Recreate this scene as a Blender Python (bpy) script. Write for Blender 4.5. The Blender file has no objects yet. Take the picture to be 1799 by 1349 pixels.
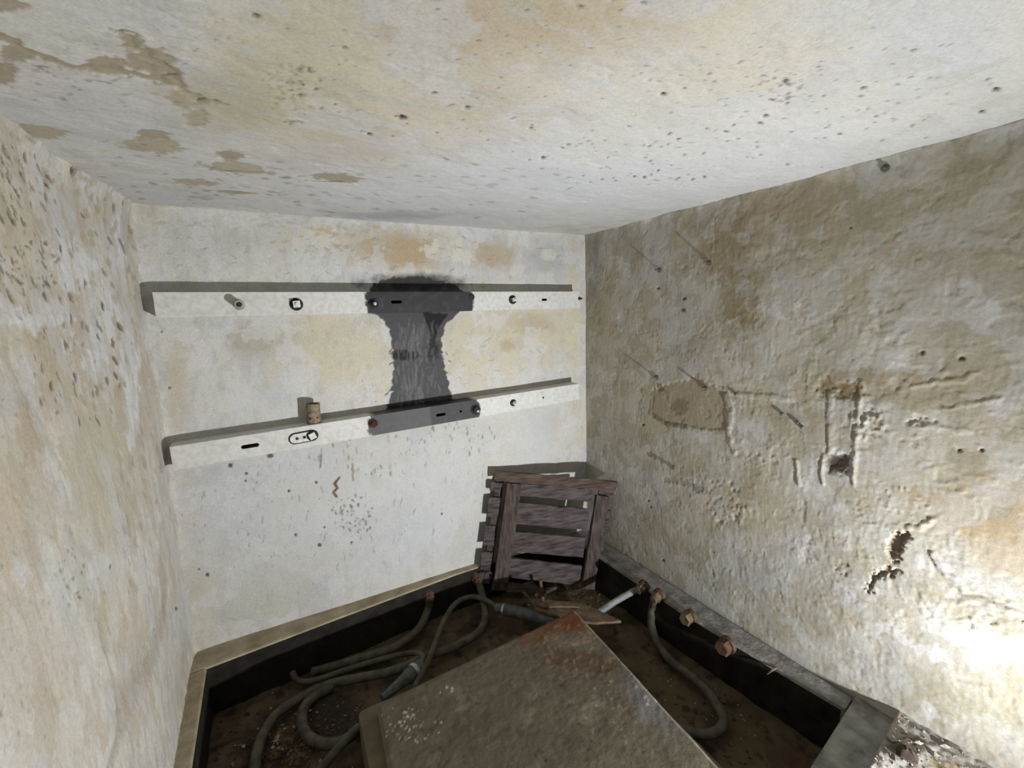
import bpy, bmesh, math, random
import numpy as np
from mathutils import Vector, Matrix

# ------------------------------------------------------------------ camera, world, light, exposure
YAW, PITCH, ROLL, FPX = 0.503725915, -0.152200352, 0.0305461081, 803.248
CAM = np.array([-1.43088804, -1.82042047, 1.13766213])
IW, IH = 1799, 1349


def cam_axes():
    f = np.array([math.sin(YAW) * math.cos(PITCH), math.cos(YAW) * math.cos(PITCH), math.sin(PITCH)])
    r = np.array([math.cos(YAW), -math.sin(YAW), 0.0])
    d = np.cross(f, r)
    c, s = math.cos(ROLL), math.sin(ROLL)
    return c * r + s * d, -s * r + c * d, f


AR, AD, AF = cam_axes()
S = bpy.context.scene
COL = S.collection
cd = bpy.data.cameras.new('camera')
cd.sensor_fit = 'HORIZONTAL'
cd.sensor_width = 36.0
cd.lens = FPX / IW * 36.0
cd.clip_start = 0.01
cam = bpy.data.objects.new('camera', cd)
COL.objects.link(cam)
cam.matrix_world = Matrix(((AR[0], -AD[0], -AF[0], CAM[0]), (AR[1], -AD[1], -AF[1], CAM[1]),
                           (AR[2], -AD[2], -AF[2], CAM[2]), (0, 0, 0, 1)))
S.camera = cam

W = bpy.data.worlds.new('world')
S.world = W
W.use_nodes = True
W.node_tree.nodes['Background'].inputs[0].default_value = (0.5, 0.55, 0.6, 1)
W.node_tree.nodes['Background'].inputs[1].default_value = 0.0      # a closed room: no sky is seen

LAMP_POS = Vector((-0.26, -2.04, 0.165))
LAMP_DIR = Vector((-0.34, 0.85, 0.40)).normalized()
LAMP_W = 28.0
ld = bpy.data.lights.new('lamp_light', 'AREA')
ld.shape = 'DISK'
ld.size = 0.04
ld.spread = math.radians(136)
ld.energy = LAMP_W
ld.color = (0.94, 0.965, 1.0)
lamp_light = bpy.data.objects.new('lamp_light', ld)
COL.objects.link(lamp_light)
lamp_light.location = LAMP_POS
lamp_light.rotation_euler = LAMP_DIR.to_track_quat('-Z', 'Y').to_euler()

vs_ = S.view_settings
vs_.view_transform = 'Standard'
try:
    vs_.look = 'None'
except Exception:
    pass
vs_.gamma = 1.0
vs_.exposure = 0.0
vs_.use_curve_mapping = False

H, RW, FRONT = 1.5, 1.732, -4.2          # ceiling height, room width, wall behind the camera
rnd = random.Random(7)
RS = np.random.RandomState(5)


# ------------------------------------------------------------------ helpers: pixels to places
def ray(px, py):
    d = AR * (px - 900) / FPX + AD * (py - 675) / FPX + AF
    return d


def at(px, py, axis, c):
    d = ray(px, py)
    t = (c - CAM[axis]) / d[axis]
    return CAM + t * d


# ------------------------------------------------------------------ helpers: noise
def _hash(ix, iy, seed):
    h = (ix.astype(np.int64) * 374761393 + iy.astype(np.int64) * 668265263 + seed * 974634777) & 0xffffffff
    h = ((h ^ (h >> 13)) * 1274126177) & 0xffffffff
    return (h ^ (h >> 16)) & 0xffff


def perlin(x, y, seed=0):
    x0 = np.floor(x); y0 = np.floor(y)
    fx = x - x0; fy = y - y0
    u = fx * fx * fx * (fx * (fx * 6 - 15) + 10); v = fy * fy * fy * (fy * (fy * 6 - 15) + 10)

    def g(dx, dy):
        a = _hash(x0 + dx, y0 + dy, seed) * (2 * math.pi / 65536.0)
        return np.cos(a) * (fx - dx) + np.sin(a) * (fy - dy)
    a = g(0, 0) * (1 - u) + g(1, 0) * u
    b = g(0, 1) * (1 - u) + g(1, 1) * u
    return (a * (1 - v) + b * v) * 1.4


def fbm(x, y, seed=0, octv=4, gain=0.5):
    s = 0; a = 1.0; f = 1.0; tot = 0
    for i in range(octv):
        s = s + a * perlin(x * f, y * f, seed + i * 17)
        tot += a; a *= gain; f *= 2.03
    return s / tot


def sstep(a, b, x):
    t = np.clip((x - a) / (b - a), 0, 1)
    return t * t * (3 - 2 * t)


def lin(c):
    return np.array([((v / 255.0) / 12.92 if v / 255.0 <= 0.04045 else ((v / 255.0 + 0.055) / 1.055) ** 2.4) for v in c])


# ------------------------------------------------------------------ helpers: objects
def tag(o, label=None, cat=None, group=None, kind=None):
    if label: o['label'] = label
    if cat: o['category'] = cat
    if group: o['group'] = group
    if kind: o['kind'] = kind
    return o


def empty(name, loc, label=None, cat=None, group=None):
    o = bpy.data.objects.new(name, None)
    COL.objects.link(o)
    o.location = loc
    o.empty_display_size = 0.05
    return tag(o, label, cat, group)


def link(name, me, mat, parent=None, smooth=False):
    o = bpy.data.objects.new(name, me)
    COL.objects.link(o)
    if mat is not None and not me.materials:
        me.materials.append(mat)
    if smooth:
        me.polygons.foreach_set('use_smooth', [True] * len(me.polygons))
    if parent is not None:
        o.parent = parent
    return o


class MB:
    """collects boxes, tubes and lathes in world coordinates; build() makes one mesh relative to its parent"""

    def __init__(self):
        self.v = []; self.f = []; self.m = []

    def add(self, vs, fs, mi=0):
        k = len(self.v)
        self.v += [tuple(float(c) for c in p) for p in vs]
        self.f += [tuple(i + k for i in q) for q in fs]
        self.m += [mi] * len(fs)

    def prism(self, low, high, mi=0, mtop=None, mside=None):
        n = len(low)
        self.add(list(low) + list(high), [], 0)
        k = len(self.v) - 2 * n
        self.f.append(tuple(k + i for i in reversed(range(n)))); self.m.append(mi)
        self.f.append(tuple(k + n + i for i in range(n))); self.m.append(mi if mtop is None else mtop)
        for i in range(n):
            j = (i + 1) % n
            self.f.append((k + i, k + j, k + n + j, k + n + i)); self.m.append(mi if mside is None else mside)

    def box(self, c, ax, ay, az, sx, sy, sz, mi=0):
        c = np.array(c, float)
        ax, ay, az = [np.array(a, float) for a in (ax, ay, az)]
        vs = [c + ax * i * sx / 2 + ay * j * sy / 2 + az * k * sz / 2 for k in (-1, 1) for (i, j) in ((-1, -1), (1, -1), (1, 1), (-1, 1))]
        self.add(vs, [(3, 2, 1, 0), (4, 5, 6, 7), (0, 1, 5, 4), (1, 2, 6, 5), (2, 3, 7, 6), (3, 0, 4, 7)], mi)

    def lathe(self, base, axis, prof, n=20, mi=0, phase=0.0):
        """prof = [(radius, height)...] turned about axis from base"""
        axis = np.array(axis, float); axis /= np.linalg.norm(axis)
        t = np.array((0, 0, 1.0)) if abs(axis[2]) < 0.9 else np.array((1.0, 0, 0))
        e1 = np.cross(axis, t); e1 /= np.linalg.norm(e1); e2 = np.cross(axis, e1)
        vs = []; fs = []
        for r, h in prof:
            for i in range(n):
                a = 2 * math.pi * i / n + phase
                vs.append(np.array(base) + axis * h + (e1 * math.cos(a) + e2 * math.sin(a)) * r)
        for k in range(len(prof) - 1):
            for i in range(n):
                j = (i + 1) % n
                fs.append((k * n + i, k * n + j, (k + 1) * n + j, (k + 1) * n + i))
        if prof[0][0] > 0: fs.append(tuple(reversed(range(n))))
        if prof[-1][0] > 0: fs.append(tuple((len(prof) - 1) * n + i for i in range(n)))
        self.add(vs, fs, mi)

    def tube(self, pts, rad, n=12, res=10, mi=0, jitter=0.0):
        P = [np.array(p, float) for p in pts]
        R = rad if hasattr(rad, '__len__') else [rad] * len(P)
        Q = [2 * P[0] - P[1]] + P + [2 * P[-1] - P[-2]]
        path = []; rr = []
        for i in range(1, len(Q) - 2):
            for k in range(res):
                t = k / res
                a, b, c, d = Q[i - 1], Q[i], Q[i + 1], Q[i + 2]
                path.append(0.5 * (2 * b + (c - a) * t + (2 * a - 5 * b + 4 * c - d) * t * t + (3 * b - a - 3 * c + d) * t ** 3))
                rr.append(R[i - 1] * (1 - t) + R[i] * t)
        path.append(P[-1]); rr.append(R[-1])
        vs = []; fs = []
        up = np.array((0.13, 0.21, 0.97))
        for i, p in enumerate(path):
            tg = path[min(i + 1, len(path) - 1)] - path[max(i - 1, 0)]
            tg = tg / (np.linalg.norm(tg) + 1e-9)
            s = np.cross(tg, up); s /= (np.linalg.norm(s) + 1e-9); w = np.cross(s, tg)
            up = w
            r = rr[i] * (1 + jitter * rnd.uniform(-1, 1))
            for k in range(n):
                a = 2 * math.pi * k / n
                vs.append(p + (s * math.cos(a) + w * math.sin(a)) * r)
        for i in range(len(path) - 1):
            for k in range(n):
                j = (k + 1) % n
                fs.append((i * n + k, i * n + j, (i + 1) * n + j, (i + 1) * n + k))
        fs.append(tuple(reversed(range(n)))); fs.append(tuple((len(path) - 1) * n + k for k in range(n)))
        self.add(vs, fs, mi)

    def build(self, name, mats, parent=None, smooth=False, bevel=0.0, angle=40):
        me = bpy.data.meshes.new(name)
        o0 = np.zeros(3)
        if parent is not None:
            q = parent
            while q is not None:
                o0 = o0 + np.array(q.location); q = q.parent
        me.from_pydata([tuple(np.array(p) - o0) for p in self.v], [], self.f)
        if not isinstance(mats, (list, tuple)): mats = [mats]
        for m in mats: me.materials.append(m)
        me.polygons.foreach_set('material_index', self.m)
        bm = bmesh.new(); bm.from_mesh(me)
        bmesh.ops.recalc_face_normals(bm, faces=bm.faces)
        if bevel > 0:
            bmesh.ops.bevel(bm, geom=[e for e in bm.edges if e.is_manifold and e.calc_face_angle(0) > 0.5], offset=bevel, segments=2, affect='EDGES', profile=0.6)
        bm.to_mesh(me); bm.free()
        if smooth:
            me.polygons.foreach_set('use_smooth', [True] * len(me.polygons))
            me.set_sharp_from_angle(angle=math.radians(angle))
        o = bpy.data.objects.new(name, me)
        COL.objects.link(o)
        if parent is not None: o.parent = parent
        return o


def copy_tree(o, parent=None):
    c = o.copy(); COL.objects.link(c); c.parent = parent
    for ch in list(o.children): copy_tree(ch, c)
    return c


# ------------------------------------------------------------------ materials
def nt(name):
    m = bpy.data.materials.new(name); m.use_nodes = True
    t = m.node_tree
    return m, t, t.nodes['Principled BSDF']


def noise_node(t, scale, detail=4, rough=0.55, vec=None, dist=0.0):
    n = t.nodes.new('ShaderNodeTexNoise')
    n.inputs['Scale'].default_value = scale; n.inputs['Detail'].default_value = detail
    n.inputs['Roughness'].default_value = rough; n.inputs['Distortion'].default_value = dist
    if vec is not None: t.links.new(vec, n.inputs['Vector'])
    return n


def ramp(t, src, stops):
    r = t.nodes.new('ShaderNodeValToRGB')
    e = r.color_ramp.elements
    while len(e) < len(stops): e.new(0.5)
    for k, (p, c) in enumerate(stops):
        e[k].position = p
        c = lin(c) if len(c) == 3 else c
        e[k].color = (c[0], c[1], c[2], 1)
    t.links.new(src, r.inputs[0])
    return r


def objvec(t, scale=(1, 1, 1), rot=(0, 0, 0)):
    tc = t.nodes.new('ShaderNodeTexCoord'); mp = t.nodes.new('ShaderNodeMapping')
    mp.inputs['Scale'].default_value = scale; mp.inputs['Rotation'].default_value = rot
    t.links.new(tc.outputs['Object'], mp.inputs['Vector'])
    return mp.outputs['Vector']


def bump(t, b, src, strength, dist, prev=None):
    n = t.nodes.new('ShaderNodeBump')
    n.inputs['Strength'].default_value = strength; n.inputs['Distance'].default_value = dist
    t.links.new(src, n.inputs['Height'])
    if prev is not None: t.links.new(prev.outputs[0], n.inputs['Normal'])
    t.links.new(n.outputs[0], b.inputs['Normal'])
    return n


def mix(t, fac, a, b, mode='MIX'):
    n = t.nodes.new('ShaderNodeMix'); n.data_type = 'RGBA'; n.blend_type = mode
    for s, x in ((n.inputs[0], fac), (n.inputs[6], a), (n.inputs[7], b)):
        if isinstance(x, (int, float)): s.default_value = x
        elif isinstance(x, tuple): s.default_value = x
        else: t.links.new(x, s)
    return n.outputs[2]


def mat_noise(name, c0, c1, scale, rough=0.8, bstr=0.3, bdist=0.002, bscale=None, stretch=(1, 1, 1), metal=0.0, detail=5, spots=None, spec=0.3):
    m, t, b = nt(name)
    v = objvec(t, stretch)
    n = noise_node(t, scale, detail, 0.6, v)
    r = ramp(t, n.outputs[0], [(0.32, c0), (0.68, c1)])
    out = r.outputs[0]
    if spots:
        n3 = noise_node(t, spots[1], 3, 0.6, v)
        r3 = ramp(t, n3.outputs[0], [(spots[2], (0, 0, 0)), (spots[2] + 0.06, (255, 255, 255))])
        c = lin(spots[0])
        out = mix(t, r3.outputs[0], out, (c[0], c[1], c[2], 1))
    t.links.new(out, b.inputs['Base Color'])
    b.inputs['Roughness'].default_value = rough
    b.inputs['Metallic'].default_value = metal
    b.inputs['Specular IOR Level'].default_value = spec
    n2 = noise_node(t, bscale or scale * 3, 4, 0.6, v)
    bump(t, b, n2.outputs[0], bstr, bdist)
    return m


def mat_painted(name, rough=0.85, fine=(1.0, 1.0), bstr=0.5, spec=0.25, vstretch=(1, 1, 1)):
    """surface colour comes from the vertex paint (stains, bare plaster, some painted light), with fine procedural grain and relief on top"""
    m, t, b = nt(name)
    a = t.nodes.new('ShaderNodeVertexColor'); a.layer_name = 'Col'
    v = objvec(t)
    n = noise_node(t, 160, 5, 0.65, v)
    r = ramp(t, n.outputs[0], [(0.30, (196, 196, 194)), (0.62, (255, 255, 255))])
    out = mix(t, 0.38, a.outputs[0], r.outputs[0], 'MULTIPLY')
    n4 = noise_node(t, 420, 2, 0.5, v)
    r4 = ramp(t, n4.outputs[0], [(0.28, (150, 148, 142)), (0.40, (255, 255, 255))])
    out = mix(t, 0.35, out, r4.outputs[0], 'MULTIPLY')
    t.links.new(out, b.inputs['Base Color'])
    b.inputs['Roughness'].default_value = rough
    b.inputs['Specular IOR Level'].default_value = spec
    n2 = noise_node(t, 55, 7, 0.68, v)
    b1 = bump(t, b, n2.outputs[0], bstr * 0.55, 0.004)
    n5 = noise_node(t, 260, 4, 0.6, v)
    bump(t, b, n5.outputs[0], bstr * 0.5, 0.0012, b1)
    return m


M_PLASTER = mat_painted('painted_plaster', bstr=0.30)
M_CONC = mat_painted('dirty_concrete', rough=0.8, bstr=0.8, spec=0.35)
M_KERB = mat_noise('kerb_concrete', (138, 127, 104), (176, 165, 140), 14, 0.85, 0.5, 0.004, 60)
M_KERBR = mat_noise('grey_kerb', (84, 82, 76), (150, 148, 142), 18, 0.55, 0.7, 0.005, 70, spec=0.5)  # darker, greyer and glossier than the other ledge concrete
M_BITUMEN = mat_noise('black_bitumen', (20, 19, 16), (42, 40, 34), 20, 0.75, 0.5, 0.003, 60, spec=0.2)
M_WOOD = mat_noise('old_grey_brown_wood', (58, 49, 46), (112, 99, 95), 14, 0.85, 0.6, 0.004, 40, stretch=(1, 1, 6), spec=0.15)
M_WOODH = mat_noise('old_grey_brown_wood_slats', (48, 43, 42), (98, 90, 88), 14, 0.85, 0.6, 0.004, 40, stretch=(1, 1, 6), spec=0.15)
M_WOODB = mat_noise('bare_brown_wood', (74, 60, 48), (116, 98, 80), 16, 0.85, 0.6, 0.003, 40, stretch=(2, 2, 8), spec=0.15)
M_HOSE = mat_noise('grey_rubber_hose', (58, 56, 46), (96, 93, 78), 24, 0.75, 0.3, 0.001, 120, spec=0.3)
M_HOSEB = mat_noise('blue_grey_hose', (92, 94, 92), (142, 144, 142), 24, 0.6, 0.3, 0.001, 120, spec=0.4)
M_COUPLER = mat_noise('dark_grey_coupling', (52, 56, 56), (96, 100, 98), 30, 0.6, 0.4, 0.002, 90, spec=0.4)
M_DRUST = mat_noise('dark_rusty_iron', (44, 24, 20), (84, 50, 40), 40, 0.8, 0.7, 0.003, 120, spec=0.25)
M_RUST = mat_noise('rusty_iron', (54, 42, 32), (102, 78, 58), 40, 0.8, 0.7, 0.003, 120, spec=0.25)
M_RUSTP = mat_noise('rusty_pipe', (98, 82, 66), (150, 136, 116), 60, 0.85, 0.8, 0.003, 150, spots=((66, 40, 26), 45, 0.6), spec=0.25)
M_BRASS = mat_noise('tarnished_brass', (84, 70, 50), (140, 124, 96), 40, 0.5, 0.4, 0.002, 100, metal=0.4, spec=0.5)
M_STEEL = mat_noise('dull_steel', (120, 120, 116), (196, 196, 190), 60, 0.45, 0.3, 0.001, 150, metal=0.5, spec=0.5)
M_DSTEEL = mat_noise('dark_steel', (58, 54, 46), (120, 116, 104), 90, 0.5, 0.3, 0.001, 150, metal=0.3, spec=0.5)
M_NUT = mat_noise('white_painted_nut', (178, 176, 168), (232, 231, 226), 60, 0.7, 0.3, 0.001, 150)
M_BLACK = mat_noise('black_paint', (20, 18, 18), (46, 44, 44), 40, 0.7, 0.4, 0.002, 90)
M_STONE = mat_noise('pale_rubble', (104, 99, 88), (170, 164, 152), 30, 0.8, 0.4, 0.002, 120)
M_DEBRIS = mat_noise('dark_debris', (30, 22, 14), (112, 92, 68), 24, 0.85, 0.4, 0.002, 120, spots=((168, 150, 122), 30, 0.58))
M_BROWN = mat_noise('brown_clod', (48, 40, 32), (80, 69, 57), 40, 0.9, 0.6, 0.004, 90)


def mat_rail():
    m, t, b = nt('white_painted_steel_with_black_patch')
    a = t.nodes.new('ShaderNodeVertexColor'); a.layer_name = 'Col'
    v = objvec(t)
    n = noise_node(t, 60, 5, 0.6, v)
    r = ramp(t, n.outputs[0], [(0.30, (214, 213, 208)), (0.6, (255, 255, 255))])
    out = mix(t, 0.6, a.outputs[0], r.outputs[0], 'MULTIPLY')
    t.links.new(out, b.inputs['Base Color'])
    b.inputs['Roughness'].default_value = 0.6
    n2 = noise_node(t, 90, 5, 0.6, v)
    bump(t, b, n2.outputs[0], 0.35, 0.002)
    return m


M_RAIL = mat_rail()


# ------------------------------------------------------------------ painted and carved surfaces (walls, ceiling, floors)
class Surf:
    """a plane O + u*eu + v*ev carved along n; colour and relief are painted on its own vertices"""

    def __init__(self, O, eu, ev, n, us, vs, axis, c, base, seed):
        self.O = np.array(O, float); self.eu = np.array(eu, float); self.ev = np.array(ev, float); self.n = np.array(n, float)
        self.us = us; self.vs = vs
        self.U, self.V = np.meshgrid(us, vs)          # rows = v
        self.h = np.zeros_like(self.U)
        self.col = np.ones(self.U.shape + (3,)) * lin(base)
        self.axis = axis; self.c = c; self.seed = seed; self.desat = 0.0
        G = np.array([[self.eu @ self.eu, self.eu @ self.ev], [self.eu @ self.ev, self.ev @ self.ev]])
        self.Gi = np.linalg.inv(G)

    def uv(self, px, py):
        q = at(px, py, self.axis, self.c) - self.O
        return self.Gi @ np.array([q @ self.eu, q @ self.ev])

    def win(self, c, r):
        i0, i1 = np.searchsorted(self.us, [c[0] - r, c[0] + r]); j0, j1 = np.searchsorted(self.vs, [c[1] - r, c[1] + r])
        return slice(max(j0 - 1, 0), j1 + 1), slice(max(i0 - 1, 0), i1 + 1)

    def paint(self, sl, m, color, dh):
        if color is not None:
            c_ = lin(color); c_ = c_ + (c_ @ np.array((.2, .7, .1)) - c_) * self.desat
            self.col[sl] += (c_ - self.col[sl]) * m[..., None]
        if dh: self.h[sl] += dh * m

    def blob_uv(self, c, M, color=None, k=1.0, dh=0.0, soft=0.3, rag=0.25, fr=None):
        R = np.abs(M).sum(1).max() * (1 + soft + rag + 0.3)
        sl = self.win(c, R)
        u = self.U[sl] - c[0]; v = self.V[sl] - c[1]
        if u.size == 0: return
        Mi = np.linalg.inv(M)
        s = Mi[0, 0] * u + Mi[0, 1] * v; t = Mi[1, 0] * u + Mi[1, 1] * v
        size = math.sqrt(abs(np.linalg.det(M)))
        f = fr or 1.6 / max(size, 0.004)
        self._q = getattr(self, '_q', 0) + 1
        w = fbm(self.U[sl] * f, self.V[sl] * f, self.seed + 31 * self._q, 4, 0.6)
        r = np.sqrt(s * s + t * t) + w * rag * 2
        m = 1 - sstep(1 - soft, 1 + soft, r)
        self.paint(sl, m * k, color, dh)

    def blob(self, px, py, rx, ry, color=None, k=1.0, dh=0.0, soft=0.3, rag=0.25, ang=0.0, fr=None):
        a = math.radians(ang)
        c = self.uv(px, py)
        e1 = self.uv(px + rx * math.cos(a) * 0.5, py + rx * math.sin(a) * 0.5) - self.uv(px - rx * math.cos(a) * 0.5, py - rx * math.sin(a) * 0.5)
        e2 = self.uv(px - ry * math.sin(a) * 0.5, py + ry * math.cos(a) * 0.5) - self.uv(px + ry * math.sin(a) * 0.5, py - ry * math.cos(a) * 0.5)
        self.blob_uv(c, np.stack([e1, e2], 1), color, k, dh, soft, rag, fr)

    def line(self, pts, wpx, color=None, k=1.0, dh=0.0, soft=0.5, rag=0.4, raw=False):
        P = [np.array(q) if raw else self.uv(*q) for q in pts]
        w = wpx if raw else np.linalg.norm(self.uv(pts[0][0] + wpx, pts[0][1]) - P[0])
        c = np.mean(P, 0); R = max(np.linalg.norm(q - c) for q in P) + 4 * w
        sl = self.win(c, R)
        u = self.U[sl]; v = self.V[sl]
        if u.size == 0: return
        self._q = getattr(self, '_q', 0) + 1
        wu = fbm(u * 45, v * 45, self.seed + 57 * self._q, 3) * w * rag * 2.2; wv = fbm(u * 45 + 9, v * 45, self.seed + 91 * self._q, 3) * w * rag * 2.2
        u = u + wu; v = v + wv
        d = np.full(u.shape, 1e9)
        for a, b in zip(P[:-1], P[1:]):
            ab = b - a; t = np.clip(((u - a[0]) * ab[0] + (v - a[1]) * ab[1]) / (ab @ ab + 1e-12), 0, 1)
            d = np.minimum(d, np.hypot(u - a[0] - t * ab[0], v - a[1] - t * ab[1]))
        m = 1 - sstep(w * (1 - soft), w * (1 + soft), d)
        self.paint(sl, m * k, color, dh)

    def poly(self, pts, color=None, k=1.0, dh=0.0, rag=0.008, fr=30, soft=0.003):
        P = np.array([self.uv(*q) for q in pts])
        c = P.mean(0); R = np.abs(P - c).max() + rag * 3
        sl = self.win(c, R)
        self._q = getattr(self, '_q', 0) + 1
        u0 = self.U[sl]; v0 = self.V[sl]
        u = u0 + fbm(u0 * fr, v0 * fr, self.seed + 13 * self._q, 4, 0.6) * rag * 2
        v = v0 + fbm(u0 * fr + 5, v0 * fr + 3, self.seed + 29 * self._q, 4, 0.6) * rag * 2
        ins = np.zeros(u.shape, bool); d = np.full(u.shape, 1e9)
        n = len(P)
        for i in range(n):
            a = P[i]; b = P[(i + 1) % n]
            cond = (a[1] > v) != (b[1] > v)
            with np.errstate(divide='ignore', invalid='ignore'):
                xi = (b[0] - a[0]) * (v - a[1]) / (b[1] - a[1] + 1e-15) + a[0]
            ins ^= cond & (u < xi)
            ab = b - a; t = np.clip(((u - a[0]) * ab[0] + (v - a[1]) * ab[1]) / (ab @ ab + 1e-12), 0, 1)
            d = np.minimum(d, np.hypot(u - a[0] - t * ab[0], v - a[1] - t * ab[1]))
        sd = np.where(ins, d, -d)
        m = sstep(-soft, soft, sd)
        self.paint(sl, m * k, color, dh)
        return sl, m

    def chips(self, px, py, rx, ry, n, size, color, k=0.8, dh=-0.003, elong=1.0, ang=0.0, spread=25, seed=1, rag=0.35):
        """n small chips scattered about a spot; size in px"""
        rr = random.Random(seed * 77 + self.seed)
        for _ in range(n):
            a = rr.uniform(0, 2 * math.pi); q = math.sqrt(rr.random())
            x = px + rx * q * math.cos(a); y = py + ry * q * math.sin(a)
            s = size * rr.uniform(0.4, 1.3) * 0.6
            self.blob(x, y, s * elong, s, color, k * rr.uniform(0.5, 1), 0.6 * dh * rr.uniform(0.4, 1.2), 0.35, rag, ang + rr.uniform(-spread, spread))

    def layers(self, scale, thr, dh, color=None, k=0.5, seed=0, stretch=(1, 1), soft=0.03):
        """flaked coats of paint: everything inside a noise contour lies a step lower or higher"""
        w = fbm(self.U * scale * stretch[0], self.V * scale * stretch[1], self.seed + seed, 6, 0.58)
        m = sstep(thr - soft, thr + soft, w)
        self.paint((slice(None), slice(None)), m * k if color is not None else m, color, dh / (k if color is not None else 1))

    def tint(self, color, scale, lo, hi, k, seed=0, stretch=(1, 1), octv=5):
        w = fbm(self.U * scale * stretch[0] + 3.3, self.V * scale * stretch[1] + 7.7, self.seed + seed, octv, 0.55)
        self.paint((slice(None), slice(None)), sstep(lo, hi, w) * k, color, 0)

    def rough(self, amp, scale, seed=0, octv=4, stretch=(1, 1), gain=0.5):
        self.h += amp * fbm(self.U * scale * stretch[0], self.V * scale * stretch[1], self.seed + seed, octv, gain)

    def build(self, name, mat, kind='structure', parent=None, origin=(0, 0, 0)):
        P = self.O + self.U[..., None] * self.eu + self.V[..., None] * self.ev + self.h[..., None] * self.n - np.array(origin)
        nv, nu = self.U.shape
        idx = np.arange(nv * nu).reshape(nv, nu)
        q = np.stack([idx[:-1, :-1], idx[:-1, 1:], idx[1:, 1:], idx[1:, :-1]], -1).reshape(-1, 4)
        if np.cross(self.eu, self.ev) @ self.n < 0: q = q[:, ::-1]
        me = bpy.data.meshes.new(name)
        me.vertices.add(nv * nu); me.vertices.foreach_set('co', P.reshape(-1).astype(np.float32))
        nq = len(q)
        me.loops.add(nq * 4); me.loops.foreach_set('vertex_index', q.reshape(-1).astype(np.int32))
        me.polygons.add(nq); me.polygons.foreach_set('loop_start', np.arange(0, nq * 4, 4, dtype=np.int32))
        me.polygons.foreach_set('use_smooth', np.ones(nq, bool))
        me.update(calc_edges=True)
        at_ = me.color_attributes.new('Col', 'FLOAT_COLOR', 'POINT')
        c4 = np.ones((nv * nu, 4), np.float32); c4[:, :3] = np.clip(self.col.reshape(-1, 3) * (.82 if mat is M_PLASTER else 1), 0, 1)
        at_.data.foreach_set('color', c4.reshape(-1))
        me.materials.append(mat)
        o = bpy.data.objects.new(name, me); COL.objects.link(o)
        if kind: o['kind'] = kind
        if parent is not None: o.parent = parent
        return o


def span(a, b, step, far=None, farstep=0.06):
    """sorted coordinates: fine from a to b, coarse from b on to far"""
    x = list(np.arange(a, b, step)) + [b]
    if far is not None:
        if far > b: x += list(np.arange(b + farstep, far, farstep)) + [far]
        else: x = [far] + list(np.arange(far + farstep, a - step, farstep)) + x
    return np.array(sorted(set(np.round(x, 6))))


WHITE = (218, 215, 205); COOL = (203, 204, 207); CREAM = (214, 203, 172); TAN = (190, 166, 126); BARE = (172, 158, 132)
DARK = (58, 52, 44); OLIVE = (150, 132, 92)

# ---------------------------------------------------------------- ceiling
ce = Surf((0, 0, H), (1, 0, 0), (0, 1, 0), (0, 0, -1), span(-1.85, 0.02, 0.0037), span(-1.72, 0.02, 0.0037, FRONT), 2, H, WHITE, 100)
ce.desat = .12
ce.rough(0.010, 1.6, 1, 3); ce.rough(0.0035, 7, 2, 4); ce.rough(0.0012, 30, 3, 4, (1, 1.6))
ce.tint(COOL, 3.0, 0.0, 0.4, 0.7, 1); ce.tint((196, 190, 172), 6.0, 0.12, 0.4, 0.5, 2, (1, 1.4)); ce.tint(COOL, 14, 0.1, 0.4, 0.4, 3)
for b in [(900, 50, 260, 90, TAN, .55), (800, 190, 190, 70, CREAM, .8), (860, 200, 110, 60, TAN, .3), (540, 150, 130, 150, (206, 196, 160), .6), (1130, 200, 170, 90, CREAM, .5),
          (420, 190, 90, 70, (190, 180, 146), .5), (640, 260, 90, 40, TAN, .35), (1260, 60, 180, 90, CREAM, .45), (1450, 150, 140, 60, CREAM, .4), (1050, 40, 160, 60, TAN, .35), (330, 200, 80, 60, (190, 184, 160), .5)]:
    ce.blob(*b[:4], b[4], min(b[5] * 1.35, .95), 0, 0.75, 0.35)
ce.tint((188, 184, 170), 7, .14, .18, .4, 21, (1, 1.5)); ce.tint((210, 209, 206), 5, .1, .15, .5, 22); ce.tint(COOL, 18, .18, .24, .35, 23, (1, 2))
ce.layers(5, 0.20, -0.0011, None, 1, 11, (1, 1.5)); ce.layers(9, 0.28, -0.0010, (196, 192, 180), 0.4, 12, (1, 1.4))
ce.blob(1300, 300, 420, 90, (222, 222, 222), .6, 0, .7, .3); ce.blob(850, 350, 420, 50, (214, 215, 218), .7, 0, .7, .3); ce.blob(150, 200, 180, 60, (206, 207, 210), .5, 0, .6, .4)  # whiter areas by the right and back edges paint in the brighter light
ce.blob(730, 385, 150, 12, COOL, .8, 0, .7, .3); ce.blob(690, 378, 90, 8, (170, 170, 172), .6, 0, .7, .4)
ce.line([(-20, 55), (60, 92), (115, 116), (200, 124), (270, 142), (312, 152)], 13, BARE, .95, -.002, .15, .7)
ce.line([(212, 56), (232, 72), (250, 95), (300, 128), (320, 160), (345, 182), (385, 184)], 12, (176, 164, 136), .9, -.002, .15, .8)
for b in [(232, 72, 22, 13), (262, 108, 42, 24), (290, 130, 30, 16), (10, 10, 42, 10), (8, 128, 22, 20), (190, 118, 40, 16), (270, 257, 56, 13), (268, 238, 30, 9), (420, 297, 62, 9), (404, 276, 24, 9),
          (592, 312, 44, 8), (342, 321, 45, 6), (412, 339, 40, 3), (345, 212, 22, 14), (330, 180, 36, 14), (60, 232, 60, 12), (540, 388, 70, 8), (28, 95, 30, 14)]:
    ce.blob(*b, BARE if b[0] % 3 else (184, 172, 144), .9, -.002, .12, .4, 4)
for p in [[(640, 52 + 0), (655, 60)], ]:
    pass
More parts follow.
